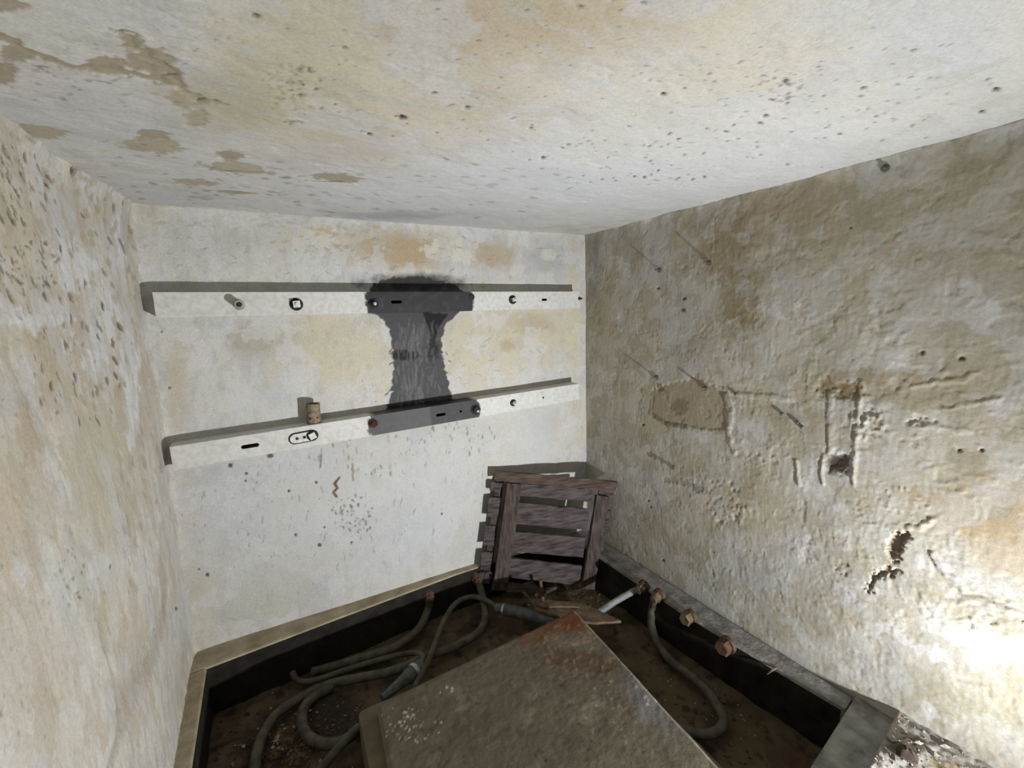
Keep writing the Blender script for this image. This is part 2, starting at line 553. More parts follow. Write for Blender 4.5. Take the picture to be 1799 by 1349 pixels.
for l in [[(290, 137), (312, 137)], [(210, 54), (222, 54), (240, 60)], [(350, 186), (362, 178), (398, 186)], [(372, 300), (400, 302), (474, 306)], [(548, 318), (600, 320)], [(500, 216), (525, 214)], [(60, 116), (82, 118)], [(165, 142), (195, 148)]]:
    ce.line(l, 2.5, DARK, .75, -.004, .5, .4)
ce.chips(515, 165, 62, 55, 55, 5, (176, 166, 138), .9, -.003, 1.3, 10, 40, 1); ce.chips(515, 150, 50, 40, 22, 3.5, (96, 88, 70), .9, -.004, 1.5, 10, 30, 2)
ce.chips(190, 135, 130, 60, 40, 4, (160, 148, 122), .8, -.002, 2.4, 12, 20, 3); ce.chips(380, 60, 60, 40, 14, 3, (160, 155, 145), .8, -.003, 1.6, 40, 30, 4)
ce.chips(1370, 150, 45, 30, 40, 3, (104, 98, 88), .8, -.004, 1.8, -25, 20, 5); ce.chips(1380, 145, 14, 6, 8, 4, (90, 86, 78), .9, -.003, 1.5, -20, 20, 6)
ce.chips(1100, 285, 180, 45, 46, 2.6, (88, 82, 72), .9, -.004, 1.5, -15, 20, 7); ce.chips(1400, 220, 330, 130, 90, 2.6, (110, 104, 96), .9, -.004, 2.2, -22, 20, 8)
ce.chips(900, 120, 380, 160, 110, 2.4, (110, 100, 82), .9, -.003, 1.3, -10, 40, 9); ce.chips(1500, 130, 280, 100, 50, 2.8, (120, 114, 106), .8, -.004, 2.6, -25, 15, 10)
ce.chips(650, 330, 400, 50, 70, 3, (176, 172, 164), .8, -.002, 4, 4, 8, 11); ce.chips(300, 320, 250, 50, 50, 3, (160, 152, 134), .8, -.002, 4, 8, 8, 12)
for x, y, s in [(448, 29, 7), (452, 32, 5), (602, 56, 4), (607, 87, 5), (842, 73, 4), (805, 107, 3), (763, 167, 5), (822, 196, 5), (707, 211, 8), (650, 238, 5), (1165, 168, 7), (933, 229, 4), (1020, 12, 6), (1089, 19, 5),
                (1131, 8, 5), (998, 258, 4), (1310, 198, 4), (1516, 153, 6), (1345, 206, 6), (1335, 219, 5), (1275, 235, 5), (1605, 88, 6), (1384, 148, 6), (183, 329, 7), (696, 209, 4), (1750, 160, 8), (1475, 235, 5), (1725, 200, 7), (955, 280, 5)]:
    ce.blob(x, y, s * .75, s * .5, (40, 37, 32), .95, -.005, .3, .35, -12)
ce.chips(700, 200, 700, 190, 130, 1.5, (140, 132, 116), .8, -.002, 7, 0, 30, 51)
ce.build('ceiling', M_PLASTER)

# ---------------------------------------------------------------- back wall
bw = Surf((0, 0, 0), (1, 0, 0), (0, 0, 1), (0, -1, 0), span(-1.75, 0.02, 0.0034), span(-0.24, 1.53, 0.0034), 1, 0.0, WHITE, 200)
bw.desat = .10
bw.rough(0.004, 3, 1, 3); bw.rough(0.0016, 12, 2, 4); bw.rough(0.0007, 40, 3, 3)
bw.tint(COOL, 3.5, -.05, 0.35, 0.75, 1); bw.tint(CREAM, 3.0, 0.05, 0.4, 0.5, 2); bw.tint((200, 196, 186), 16, 0.1, 0.35, 0.5, 3, (1.6, .5)); bw.tint((190, 190, 188), 30, 0.15, 0.4, 0.4, 4, (1.8, .4))
for b in [(700, 440, 85, 32, TAN, .8), (730, 445, 40, 26, (196, 168, 124), .6), (868, 448, 42, 24, TAN, .75), (560, 420, 90, 25, CREAM, .7), (900, 590, 130, 60, CREAM, .8), (935, 568, 40, 22, TAN, .45),
          (600, 610, 110, 70, CREAM, .75), (470, 590, 70, 40, (196, 188, 164), .5), (440, 598, 40, 26, (176, 168, 146), .6), (600, 800, 70, 70, CREAM, .55), (960, 455, 40, 32, (180, 180, 184), .7), (965, 500, 40, 18, COOL, .6),
          (850, 660, 60, 50, CREAM, .6), (870, 790, 40, 70, CREAM, .5), (420, 1040, 150, 90, (204, 198, 180), .7), (600, 930, 120, 60, (202, 199, 188), .5), (380, 420, 130, 40, (206, 204, 196), .6), (500, 800, 160, 60, COOL, .5),
          (400, 900, 60, 80, (196, 195, 190), .6), (1005, 560, 14, 120, (220, 208, 170), .6), (330, 960, 26, 160, (196, 188, 164), .6), (310, 690, 20, 90, (200, 188, 158), .6)]:
    bw.blob(*b[:4], b[4], b[5] * .8, 0, 0.6, 0.4); bw.blob(b[0], b[1], b[2] * .8, b[3] * .8, b[4], b[5] * .5, -.0003, 0.12, 0.6)
bw.blob(795, 440, 46, 22, (222, 218, 200), .9, .001, .1, .35); bw.blob(965, 448, 14, 10, WHITE, .9, .001, .15, .3)
bw.tint((196, 192, 180), 8, .15, .19, .4, 21); bw.tint((222, 222, 220), 5, .08, .13, .5, 22); bw.tint((186, 184, 178), 20, .2, .25, .35, 23, (1.4, .7))
bw.layers(6, 0.22, -0.0010, None, 1, 11, (1, 1.2)); bw.layers(11, 0.27, -0.0008, (206, 200, 186), .5, 12); bw.layers(4, -0.2, 0.0008, None, 1, 14)
bw.blob(650, 890, 300, 130, (212, 213, 215), .55, 0, .7, .4); bw.blob(900, 760, 90, 110, (218, 218, 216), .5, 0, .7, .4)
bw.blob(892, 608, 12, 10, (190, 174, 140), .7, .005, .6, .3); bw.blob(985, 645, 8, 7, WHITE, .9, .006, .6, .2)
bw.chips(1005, 630, 18, 40, 20, 6, WHITE, .7, .004, 1.2, 0, 60, 1)
bw.chips(600, 425, 150, 30, 40, 5, (190, 176, 142), .8, -.0015, 2, 0, 30, 2); bw.chips(500, 390, 240, 12, 40, 4, (190, 184, 166), .7, -.002, 3, 3, 15, 3)
bw.chips(622, 905, 42, 35, 70, 2.6, (120, 114, 102), .9, -.002, 1.8, 80, 60, 4); bw.chips(640, 780, 110, 60, 40, 2.6, (140, 134, 122), .8, -.002, 2.4, 85, 20, 5)
bw.chips(800, 770, 80, 30, 34, 2.6, (146, 138, 120), .8, -.002, 2.6, 88, 15, 6); bw.chips(500, 900, 180, 160, 60, 2.4, (150, 146, 134), .7, -.0015, 2.0, 85, 40, 7); bw.chips(760, 590, 260, 150, 40, 2.4, (160, 150, 130), .6, -.0015, 1.6, 0, 60, 8)
bw.line([(596, 840), (588, 850), (593, 858), (586, 866), (591, 873)], 2.2, (110, 76, 40), .95, -.004, .4, .3)
bw.line([(565, 800), (563, 822)], 1.6, (120, 112, 96), .8, -.002); bw.line([(619, 815), (621, 845)], 1.6, (150, 142, 124), .8, -.002)
for x, y, s in [(508, 863, 4), (520, 940, 4), (562, 958, 5), (365, 1010, 5), (320, 1064, 6), (570, 927, 3), (618, 953, 3), (405, 818, 6), (433, 832, 4), (556, 848, 4), (777, 903, 3), (285, 583, 3), (298, 682, 3), (432, 845, 3), (350, 1000, 3)]:
    bw.blob(x, y, s * .65, s * .65, (70, 62, 50), .9, -.003, .3, .3)
bw.blob(475, 801, 6, 4, (120, 70, 50), .9, 0, .3, .3)
# black paint brushed down the wall between the rails
hour = [(655, 500), (690, 488), (740, 485), (800, 500), (822, 520), (805, 552), (782, 572), (776, 600), (781, 640), (788, 672), (795, 700), (815, 722), (670, 735), (684, 705), (690, 672), (692, 640), (690, 606), (684, 580), (672, 560), (640, 540)]
bw.poly(hour, (82, 81, 82), .97, .0006, .007, 40, .002)
bw.blob(735, 497, 80, 12, (34, 33, 32), .75, 0, .6, .5); bw.blob(735, 490, 66, 8, (70, 68, 66), .5, 0, .8, .5)
bw.poly([(742, 548), (788, 552), (772, 575), (764, 598), (758, 590)], (36, 35, 37), .9, 0, .005, 40)
bw.blob(712, 624, 26, 9, (40, 39, 41), .85, 0, .25, .3); bw.blob(760, 614, 10, 20, (44, 43, 46), .8, 0, .4, .5); bw.poly([(684, 712), (800, 700), (806, 726), (676, 740)], (38, 37, 38), .8, 0, .008, 40, .006)
rr = random.Random(4)
for k_ in range(150):      # pale brush scratches in the black
    x = rr.gauss(730, 22); y = rr.choice([rr.gauss(590, 22), rr.gauss(668, 22), rr.uniform(560, 700)]); L = rr.uniform(6, 24)
    if not (694 < x < 774 and 556 < y < 702): continue
    bw.line([(x, y), (x + rr.uniform(-3, 3), y + L)], rr.uniform(.9, 1.8), (136, 135, 134), rr.uniform(.15, .42), 0, .6, .6)
for k_ in range(16):       # bristle marks along the ragged sides
    y = rr.uniform(600, 715); side = rr.choice([0, 1]); x = (690 if side == 0 else 783) + rr.gauss(0, 3); L = rr.uniform(2, 5) * (-1 if side == 0 else 1)
    bw.line([(x, y), (x + L, y + rr.uniform(1, 6))], rr.uniform(.8, 1.5), rr.choice([(86, 86, 90), (214, 210, 200)]), .8, 0, .5, .4)
bw.chips(620, 880, 280, 130, 110, 1.4, (140, 136, 126), .7, -.0015, 7, 85, 25, 51); bw.chips(620, 440, 380, 45, 70, 1.5, (150, 138, 112), .7, -.002, 6, 0, 40, 52); bw.chips(860, 620, 150, 60, 50, 1.4, (170, 156, 124), .7, -.0015, 7, 0, 50, 53)
edge = np.exp(-np.abs(bw.U + RW) / 0.02) * 0.012 + np.exp(-np.abs(bw.V - H) / 0.02) * 0.006
bw.h += edge * (1 + fbm(bw.U * 20, bw.V * 20, 9, 3))
bw.build('wall_back', M_PLASTER)

# ---------------------------------------------------------------- right wall
rw = Surf((0, 0, 0), (0, 1, 0), (0, 0, 1), (-1, 0, 0), span(-1.72, 0.02, 0.0034, FRONT), span(-0.24, 1.53, 0.0034), 0, 0.0, (204, 199, 185), 300)
rw.desat = .12
rw.rough(0.0035, 2.5, 1, 3); rw.rough(0.0009, 8, 2, 4); rw.rough(0.00045, 26, 3, 4); rw.rough(0.0005, 45, 4, 3, (2.2, .30)); rw.rough(0.0004, 80, 5, 2)
rw.tint((182, 173, 146), 2.6, -.15, .3, .8, 1); rw.tint((204, 204, 200), 4, 0.0, .35, .7, 2); rw.tint((180, 172, 146), 9, .1, .4, .5, 3, (1.3, .8)); rw.tint((226, 225, 222), 7, .15, .4, .6, 4)
for b in [(1300, 500, 42, 85, OLIVE, .8), (1300, 560, 30, 30, (150, 130, 84), .6), (1258, 450, 34, 60, (168, 140, 98), .75), (1280, 400, 45, 45, (160, 132, 90), .7), (1380, 350, 90, 45, (170, 144, 104), .7), (1230, 420, 70, 40, (180, 158, 120), .5),
          (1480, 420, 110, 70, (178, 158, 120), .5), (1500, 665, 60, 22, (150, 126, 76), .7), (1700, 890, 130, 55, (180, 152, 108), .75), (1760, 960, 90, 70, (190, 164, 120), .6), (1600, 690, 90, 35, (176, 152, 104), .5), (1700, 640, 120, 60, (176, 158, 124), .5),
          (1750, 780, 90, 60, (176, 156, 120), .5), (1640, 400, 120, 100, (182, 170, 146), .5), (1230, 600, 60, 60, (172, 154, 120), .4), (1270, 890, 60, 50, (180, 164, 128), .5), (1560, 850, 80, 50, (184, 164, 126), .5), (1100, 650, 60, 120, (196, 184, 154), .4),
          (1040, 460, 14, 60, (150, 148, 146), .6), (1400, 1010, 130, 80, (196, 196, 198), .6), (1250, 1010, 90, 60, (180, 180, 176), .5), (1450, 860, 70, 60, (206, 206, 206), .6), (1200, 560, 50, 120, (196, 194, 186), .6), (1600, 1150, 150, 60, (222, 222, 222), .6), (1160, 930, 60, 70, (176, 170, 146), .5)]:
    rw.blob(*b[:4], b[4], b[5] * .55, 0, 0.6, 0.5); rw.blob(b[0], b[1], b[2] * .85, b[3] * .85, b[4], b[5] * .55, -.0006, 0.1, 0.6)
rw.tint((170, 160, 130), 5, .04, .09, .5, 21, (1.2, 1)); rw.tint((206, 204, 196), 6, .12, .16, .45, 22); rw.tint((164, 154, 126), 11, .16, .20, .4, 23); rw.tint((196, 194, 188), 14, .2, .24, .4, 24)
rw.layers(5, .12, -.0007, None, 1, 11, (1, 1.3)); rw.layers(8, .22, .0006, None, 1, 12); rw.layers(12, .25, -.0009, (190, 178, 150), .4, 13); rw.layers(3.5, -.15, .0008, None, 1, 14, (1.4, .8))
rw.poly([(1148, 684), (1182, 672), (1205, 668), (1222, 661), (1274, 690), (1275, 756), (1248, 756), (1215, 751), (1168, 743), (1143, 728)], (172, 157, 128), .85, -.0032, .008, 40)
rw.line([(1148, 690), (1142, 725), (1168, 744), (1205, 750)], 3, (132, 116, 86), .7, -.001); rw.blob(1192, 713, 16, 14, (140, 120, 90), .7, -.0015, .4, .5)
rw.poly([(1152, 673), (1161, 673), (1166, 686), (1156, 688)], (140, 124, 92), .8, -.002, .002, 40)
rw.line([(1230, 662), (1262, 682), (1290, 692), (1340, 697), (1390, 702)], 3, None, 1, .0022, .6, .5); rw.line([(1276, 695), (1287, 720), (1280, 760), (1290, 795)], 4, None, 1, .0028, .6, .6)
rw.line([(1452, 680), (1452, 740), (1453, 800)], 2.6, (150, 136, 108), .3, -.0025, .6, .9); rw.line([(1460, 690), (1457, 750), (1460, 800)], 5, None, 1, .002, .8, .8)
rw.line([(1513, 670), (1509, 730), (1504, 780), (1500, 850)], 4, None, 1, .003, .7, .9); rw.line([(1505, 690), (1500, 780)], 3, (150, 136, 110), .25, -.0018, .6, .9)
rw.blob(1490, 686, 26, 14, (136, 112, 66), .8, -.004, .4, .5); rw.blob(1450, 680, 14, 16, (140, 116, 70), .7, -.004, .4, .5)
rw.chips(1525, 745, 32, 30, 60, 6, None, 1, 0.0030, 1.4, 20, 60, 21); rw.chips(1530, 745, 32, 30, 30, 5, (170, 150, 116), .6, -.005, 1.4, 20, 60, 22)
rw.chips(1620, 740, 26, 8, 10, 7, None, 1, -.005, 1.6, 15, 30, 23)
rw.blob(1472, 814, 22, 17, (112, 98, 84), .9, -.006, .35, .4); rw.blob(1466, 812, 12, 10, (84, 72, 64), .8, -.004, .4, .4); rw.line([(1450, 800), (1443, 830), (1446, 850)], 3, None, 1, .003, .6, .4)
rw.chips(1570, 895, 70, 40, 110, 5, None, 1, 0.0018, 1.2, 60, 60, 24); rw.chips(1570, 890, 70, 40, 50, 4, (184, 164, 128), .6, -.003, 1.4, 60, 60, 25)
rw.poly([(1558, 952), (1572, 938), (1596, 934), (1598, 948), (1584, 962), (1570, 990), (1560, 975)], (128, 108, 78), .8, -.011, .011, 85)
rw.poly([(1532, 1008), (1560, 996), (1584, 1004), (1560, 1012), (1538, 1018), (1530, 1040), (1522, 1036)], (132, 112, 84), .75, -.008, .011, 85)
rw.line([(1595, 930), (1620, 925), (1640, 915)], 5, None, 1, .0025, .8, 1.0)
rw.line([(1630, 975), (1645, 1000), (1665, 1025), (1690, 1043), (1740, 1052), (1799, 1078)], 3.0, (150, 126, 90), .4, -.004, .6, 1.4); rw.line([(1640, 975), (1660, 1005), (1690, 1030)], 6, None, 1, .003, .7, .6)
rw.chips(1720, 1080, 110, 30, 60, 6, None, 1, 0.0024, 2.2, 22, 25, 26); rw.chips(1720, 1075, 110, 30, 45, 4, (196, 180, 150), .5, -.003, 2.4, 22, 25, 27)
rw.chips(1480, 1000, 14, 14, 18, 5, (150, 140, 120), .6, -.005, 1.2, 30, 60, 28); rw.chips(1270, 880, 34, 44, 60, 5, None, 1, -.003, 1.3, 0, 90, 29); rw.chips(1300, 905, 20, 20, 24, 5, None, 1, 0.0024, 1.3, 0, 90, 30)
rw.line([(1136, 796), (1155, 804), (1168, 812), (1182, 822)], 2.6, (120, 110, 90), .6, -.004, .5, .6); rw.line([(1170, 843), (1195, 845), (1212, 852), (1230, 860)], 4, (140, 128, 104), .5, -.005, .5, .6)
rw.line([(1414, 880), (1412, 915)], 3, (150, 142, 124), .4, -.003, .5, .4); rw.line([(1400, 810), (1405, 850)], 3, None, 1, .003, .6, .5)
rw.chips(1330, 790, 60, 30, 40, 5, None, 1, 0.0018, 1.6, 0, 60, 31); rw.chips(1400, 960, 160, 120, 110, 4, None, 1, 0.0015, 2.4, 85, 25, 32); rw.chips(1500, 600, 260, 150, 60, 8, None, 1, 0.0013, 3, -12, 30, 33); rw.chips(1560, 1060, 160, 60, 90, 5, None, 1, 0.0018, 2.2, 40, 40, 34)
rw.chips(1200, 500, 120, 100, 40, 4, None, 1, -.002, 2, 70, 40, 35); rw.chips(1420, 470, 200, 120, 60, 7, None, 1, -.0018, 2.6, -40, 30, 36); rw.chips(1650, 800, 140, 100, 60, 7, None, 1, 0.0012, 3, 10, 25, 37)
rw.line([(1600, 680), (1650, 672), (1690, 668), (1720, 655)], 4, None, 1, .0016, .8, 1.2); rw.line([(1660, 720), (1700, 712), (1760, 702)], 4, None, 1, .0016, .8, 1.2); rw.line([(1600, 745), (1700, 758)], 4, None, 1, .0014, .8, 1.2)
for x, y, s in [(1685, 791, 6), (1725, 791, 6), (1140, 880, 3), (1144, 891, 3), (1165, 985, 4), (1130, 747, 4), (1495, 400, 4), (1157, 507, 4), (1200, 545, 6), (1203, 525, 5), (1690, 630, 7), (1620, 620, 6)]:
    rw.blob(x, y, s * .7, s * .55, (90, 80, 62), .8, -.004, .3, .4)
edge = np.exp(-np.abs(rw.V - H) / 0.02) * 0.007
rw.h += edge * (1 + fbm(rw.U * 14, rw.V * 14, 19, 3))
rw.build('wall_right', M_PLASTER)

# ---------------------------------------------------------------- left wall
lw = Surf((-RW, 0, 0), (0, 1, 0), (0, 0, 1), (1, 0, 0), span(-1.25, 0.02, 0.0036, FRONT), span(-0.24, 1.53, 0.0034), 0, -RW, (219, 214, 202), 400)
lw.desat = .18
lw.rough(0.006, 2.2, 1, 3); lw.rough(0.0022, 9, 2, 4); lw.rough(0.0010, 28, 3, 4, (1.4, .6))
lw.tint((206, 190, 166), 3, 0, .35, .6, 1); lw.tint((206, 208, 206), 4, .05, .4, .7, 2); lw.tint((198, 184, 152), 10, .1, .4, .5, 3, (1.6, .6)); lw.tint((200, 196, 186), 24, .12, .4, .4, 4)
for b in [(100, 740, 26, 80, (188, 160, 126), .75), (130, 545, 60, 90, (200, 182, 146), .6), (60, 400, 90, 70, (206, 188, 154), .5), (40, 900, 60, 90, (206, 182, 150), .6), (60, 1150, 120, 120, (206, 192, 176), .6), (215, 830, 60, 130, (200, 190, 160), .6),
          (150, 640, 50, 70, (196, 178, 140), .5), (180, 1000, 50, 120, (206, 200, 180), .6), (15, 580, 30, 60, (184, 186, 178), .5), (60, 690, 50, 40, (196, 196, 188), .6), (150, 1010, 40, 60, (214, 214, 206), .7), (235, 1180, 30, 90, (192, 184, 166), .6), (25, 1000, 50, 60, (206, 184, 150), .5), (135, 890, 14, 14, (206, 176, 152), .6)]:
    lw.blob(*b[:4], b[4], b[5] * .6, 0, 0.5, 0.45); lw.blob(b[0], b[1], b[2] * .8, b[3] * .8, b[4], b[5] * .5, -.0006, 0.1, 0.6)
for b in [(205, 560, 14, 60), (160, 600, 8, 28), (190, 640, 12, 30), (170, 470, 24, 40), (120, 560, 60, 9), (235, 640, 12, 60), (215, 420, 10, 60), (150, 420, 16, 30), (240, 720, 10, 60)]:
    lw.blob(*b, (226, 226, 224), .9, .0012, .15, .45)
lw.tint((196, 186, 164), 7, .1, .14, .5, 21, (1.5, .8)); lw.tint((214, 214, 212), 6, .12, .17, .5, 22, (1.5, .7)); lw.tint((190, 178, 152), 16, .18, .22, .4, 23, (1.8, .6))
lw.layers(6, .12, -.0014, None, 1, 11, (1.6, .7)); lw.layers(10, .2, -.0012, (200, 184, 150), .45, 12, (1.8, .6)); lw.layers(4, -.1, .0012, None, 1, 13)
lw.chips(130, 430, 120, 140, 95, 2.6, (100, 88, 66), .9, -.007, 5.0, 74, 10, 1); lw.chips(170, 620, 70, 130, 70, 2.6, (112, 98, 72), .9, -.006, 4.6, 80, 10, 2); lw.chips(70, 330, 70, 80, 50, 2.8, (104, 92, 70), .9, -.007, 5.0, 70, 10, 3)
lw.chips(200, 500, 40, 260, 70, 4, (190, 176, 140), .8, -.003, 3.2, 82, 10, 4); lw.chips(110, 470, 50, 50, 50, 3, (120, 104, 84), .8, -.004, 1.6, 60, 60, 5); lw.chips(60, 600, 60, 200, 60, 3, (150, 138, 116), .7, -.002, 1.6, 60, 50, 6)
lw.chips(250, 900, 40, 160, 50, 4, (180, 170, 146), .7, -.003, 4, 80, 8, 7); lw.chips(100, 1100, 110, 220, 60, 3, (150, 140, 124), .7, -.002, 1.8, 70, 40, 8); lw.chips(150, 1000, 30, 40, 14, 3.4, (110, 100, 86), .8, -.004, 1.6, 60, 40, 9); lw.chips(100, 300, 90, 60, 60, 4, (190, 174, 140), .8, -.003, 2.4, 60, 15, 10)
lw.line([(78, 515), (86, 535), (88, 550)], 3, (80, 62, 44), .9, -.008, .4, .3); lw.line([(65, 535), (85, 555), (105, 568), (128, 545), (160, 536)], 7, (222, 222, 218), .7, .0012, .6, .8)
lw.line([(188, 1095), (195, 1130), (203, 1180), (212, 1230), (216, 1270), (200, 1330), (190, 1360)], 5, (176, 164, 142), .5, -.007, .7, .4); lw.line([(290, 1070), (280, 1110), (268, 1160), (248, 1185), (232, 1220), (218, 1250)], 5, (176, 164, 142), .5, -.007, .7, .4)
lw.poly([(195, 1130), (250, 1100), (275, 1100), (265, 1150), (218, 1250), (205, 1200)], None, 1, -.004, .008, 20, .012); lw.line([(285, 1000), (292, 1060)], 5, (176, 164, 142), .5, -.005, .7, .4); lw.line([(140, 920), (150, 955), (175, 972)], 4, (180, 168, 146), .4, -.003, .7, .4)
for x, y, s in [(24, 1245, 6), (57, 1232, 4), (48, 1283, 4), (204, 993, 4), (160, 1003, 4), (139, 1058, 4), (25, 970, 4), (154, 1046, 4), (312, 1069, 5)]:
    lw.blob(x, y, s * .55, s * .7, (84, 76, 62), .85, -.004, .3, .4)
d_c = np.abs(lw.U); d_t = np.abs(lw.V - H)
lw.h += (np.exp(-d_c / 0.018) * 0.012 + np.exp(-d_t / 0.03) * 0.014) * (1 + fbm(lw.U * 16, lw.V * 16, 29, 3))
lw.h -= 0.05 * sstep(0.35, 1.5, lw.V) * sstep(0.05, 0.6, -lw.U)       # the wall leans out towards the front
lw.build('wall_left', M_PLASTER)

# ---------------------------------------------------------------- wall behind the camera
fw = Surf((0, FRONT, 0), (1, 0, 0), (0, 0, 1), (0, 1, 0), span(-1.86, 0.02, 0.03), span(-0.05, 1.53, 0.03), 1, FRONT, (84, 78, 66), 500)  # unseen; dark tone and distance chosen to lessen the bounced light
fw.rough(0.006, 3, 1, 4); fw.tint((90, 84, 72), 3, 0, .4, .6, 1)
fw.build('wall_front', M_PLASTER)

# ---------------------------------------------------------------- floor, ledges round the pit
ZB = -0.24
fl = Surf((0, 0, 0), (1, 0, 0), (0, 1, 0), (0, 0, 1), span(-0.7, 0.02, 0.004, -1.86), span(-1.75, -1.30, 0.004, FRONT), 2, 0.0, (150, 146, 138), 600)
fl.rough(0.006, 5, 1, 4); fl.rough(0.005, 24, 2, 4); fl.rough(0.003, 70, 3, 3)
fl.tint((104, 98, 88), 8, 0, .3, .7, 1); fl.tint((186, 182, 174), 20, .05, .35, .7, 2); fl.tint((150, 128, 92), 9, .1, .35, .7, 3)
fl.blob(1590, 1335, 40, 22, (70, 54, 40), .8, .008, .3, .4)
fl.h += 0.034
near = lambda x: -1.268 + (x + 0.075) * 0.153           # front edge of the pit
edge_d = (-0.02 + near(fl.U)) - 0.075 - fl.V            # a kerb strip lies lower along the pit
fl.h -= 0.085 * (1 - sstep(-0.004, 0.006, edge_d))
fl.build('floor', M_CONC)

SAME = dict(smooth=False)


def ledge(name, quad, mats, bevel=0.006):
    b = MB(); b.prism([(x, y, ZB) for x, y in quad], [(x, y, 0.0) for x, y in quad], 0, 0, 1)
    o = b.build(name, mats, None, bevel=bevel)
    return tag(o, kind='structure')


ledge('trim_1', [(-1.76, 0.02), (-1.76, -0.117), (-1.686, -0.112), (-1.253, -0.074), (-0.764, -0.036), (-0.13, -0.03), (-0.13, 0.02)], [M_KERB, M_BITUMEN])
ledge('trim_2', [(-1.76, -0.1175), (-1.76, near(-1.76) + 0.001), (-1.697, near(-1.697) + 0.001), (-1.688, -0.1130)], [M_KERB, M_BITUMEN])
ledge('trim_3', [(-0.014, 0.01), (-0.1295, 0.01), (-0.128, -0.40), (-0.122, -0.734), (-0.090, -1.131), (-0.075, near(-0.075) + 0.001), (-0.014, near(-0.014) + 0.001)], [M_KERBR, M_BITUMEN], 0.012)
ledge('trim_4', [(0.0, near(0.0)), (-1.76, near(-1.76)), (-1.76, near(-1.76) - 0.1), (0.0, near(0.0) - 0.1)], [M_KERBR, M_BITUMEN])

pf = Surf((0, 0, -0.175), (1, 0, 0), (0, 1, 0), (0, 0, 1), span(-1.76, 0.02, 0.006), span(-1.62, 0.02, 0.006), 2, -0.165, (88, 76, 54), 700)
pf.rough(0.012, 4, 1, 4); pf.rough(0.006, 18, 2, 4); pf.rough(0.003, 60, 3, 3)
pf.tint((50, 40, 26), 7, 0, .3, .8, 1); pf.tint((104, 92, 66), 12, .1, .4, .7, 2); pf.tint((28, 22, 14), 16, .12, .35, .8, 3); pf.tint((84, 60, 36), 5, .1, .4, .6, 4)
pf.blob(575, 1255, 60, 40, (26, 21, 14), .9, .012, .5, .4); pf.blob(480, 1320, 60, 40, (44, 32, 20), .8, .018, .6, .4); pf.blob(420, 1200, 60, 30, (92, 80, 56), .7, 0, .6, .4); pf.blob(1330, 1280, 60, 40, (70, 58, 34), .6, .006, .6, .4)
pf.build('floor_pit', M_CONC)

# ================================================================ things
# ---------------------------------------------------------------- the two steel rails on the back wall
from mathutils.geometry import delaunay_2d_cdt


def circle(c, r, n=14):
    return [(c[0] + r * math.cos(2 * math.pi * i / n), c[1] + r * math.sin(2 * math.pi * i / n)) for i in range(n)]


def obround(c, hw, hh, n=8):
    p = []
    for i in range(n + 1):
        a = -math.pi / 2 + math.pi * i / n
        p.append((c[0] + hw - hh + hh * math.cos(a), c[1] + hh * math.sin(a)))
    for i in range(n + 1):
        a = math.pi / 2 + math.pi * i / n
        p.append((c[0] - hw + hh + hh * math.cos(a), c[1] + hh * math.sin(a)))
    return p


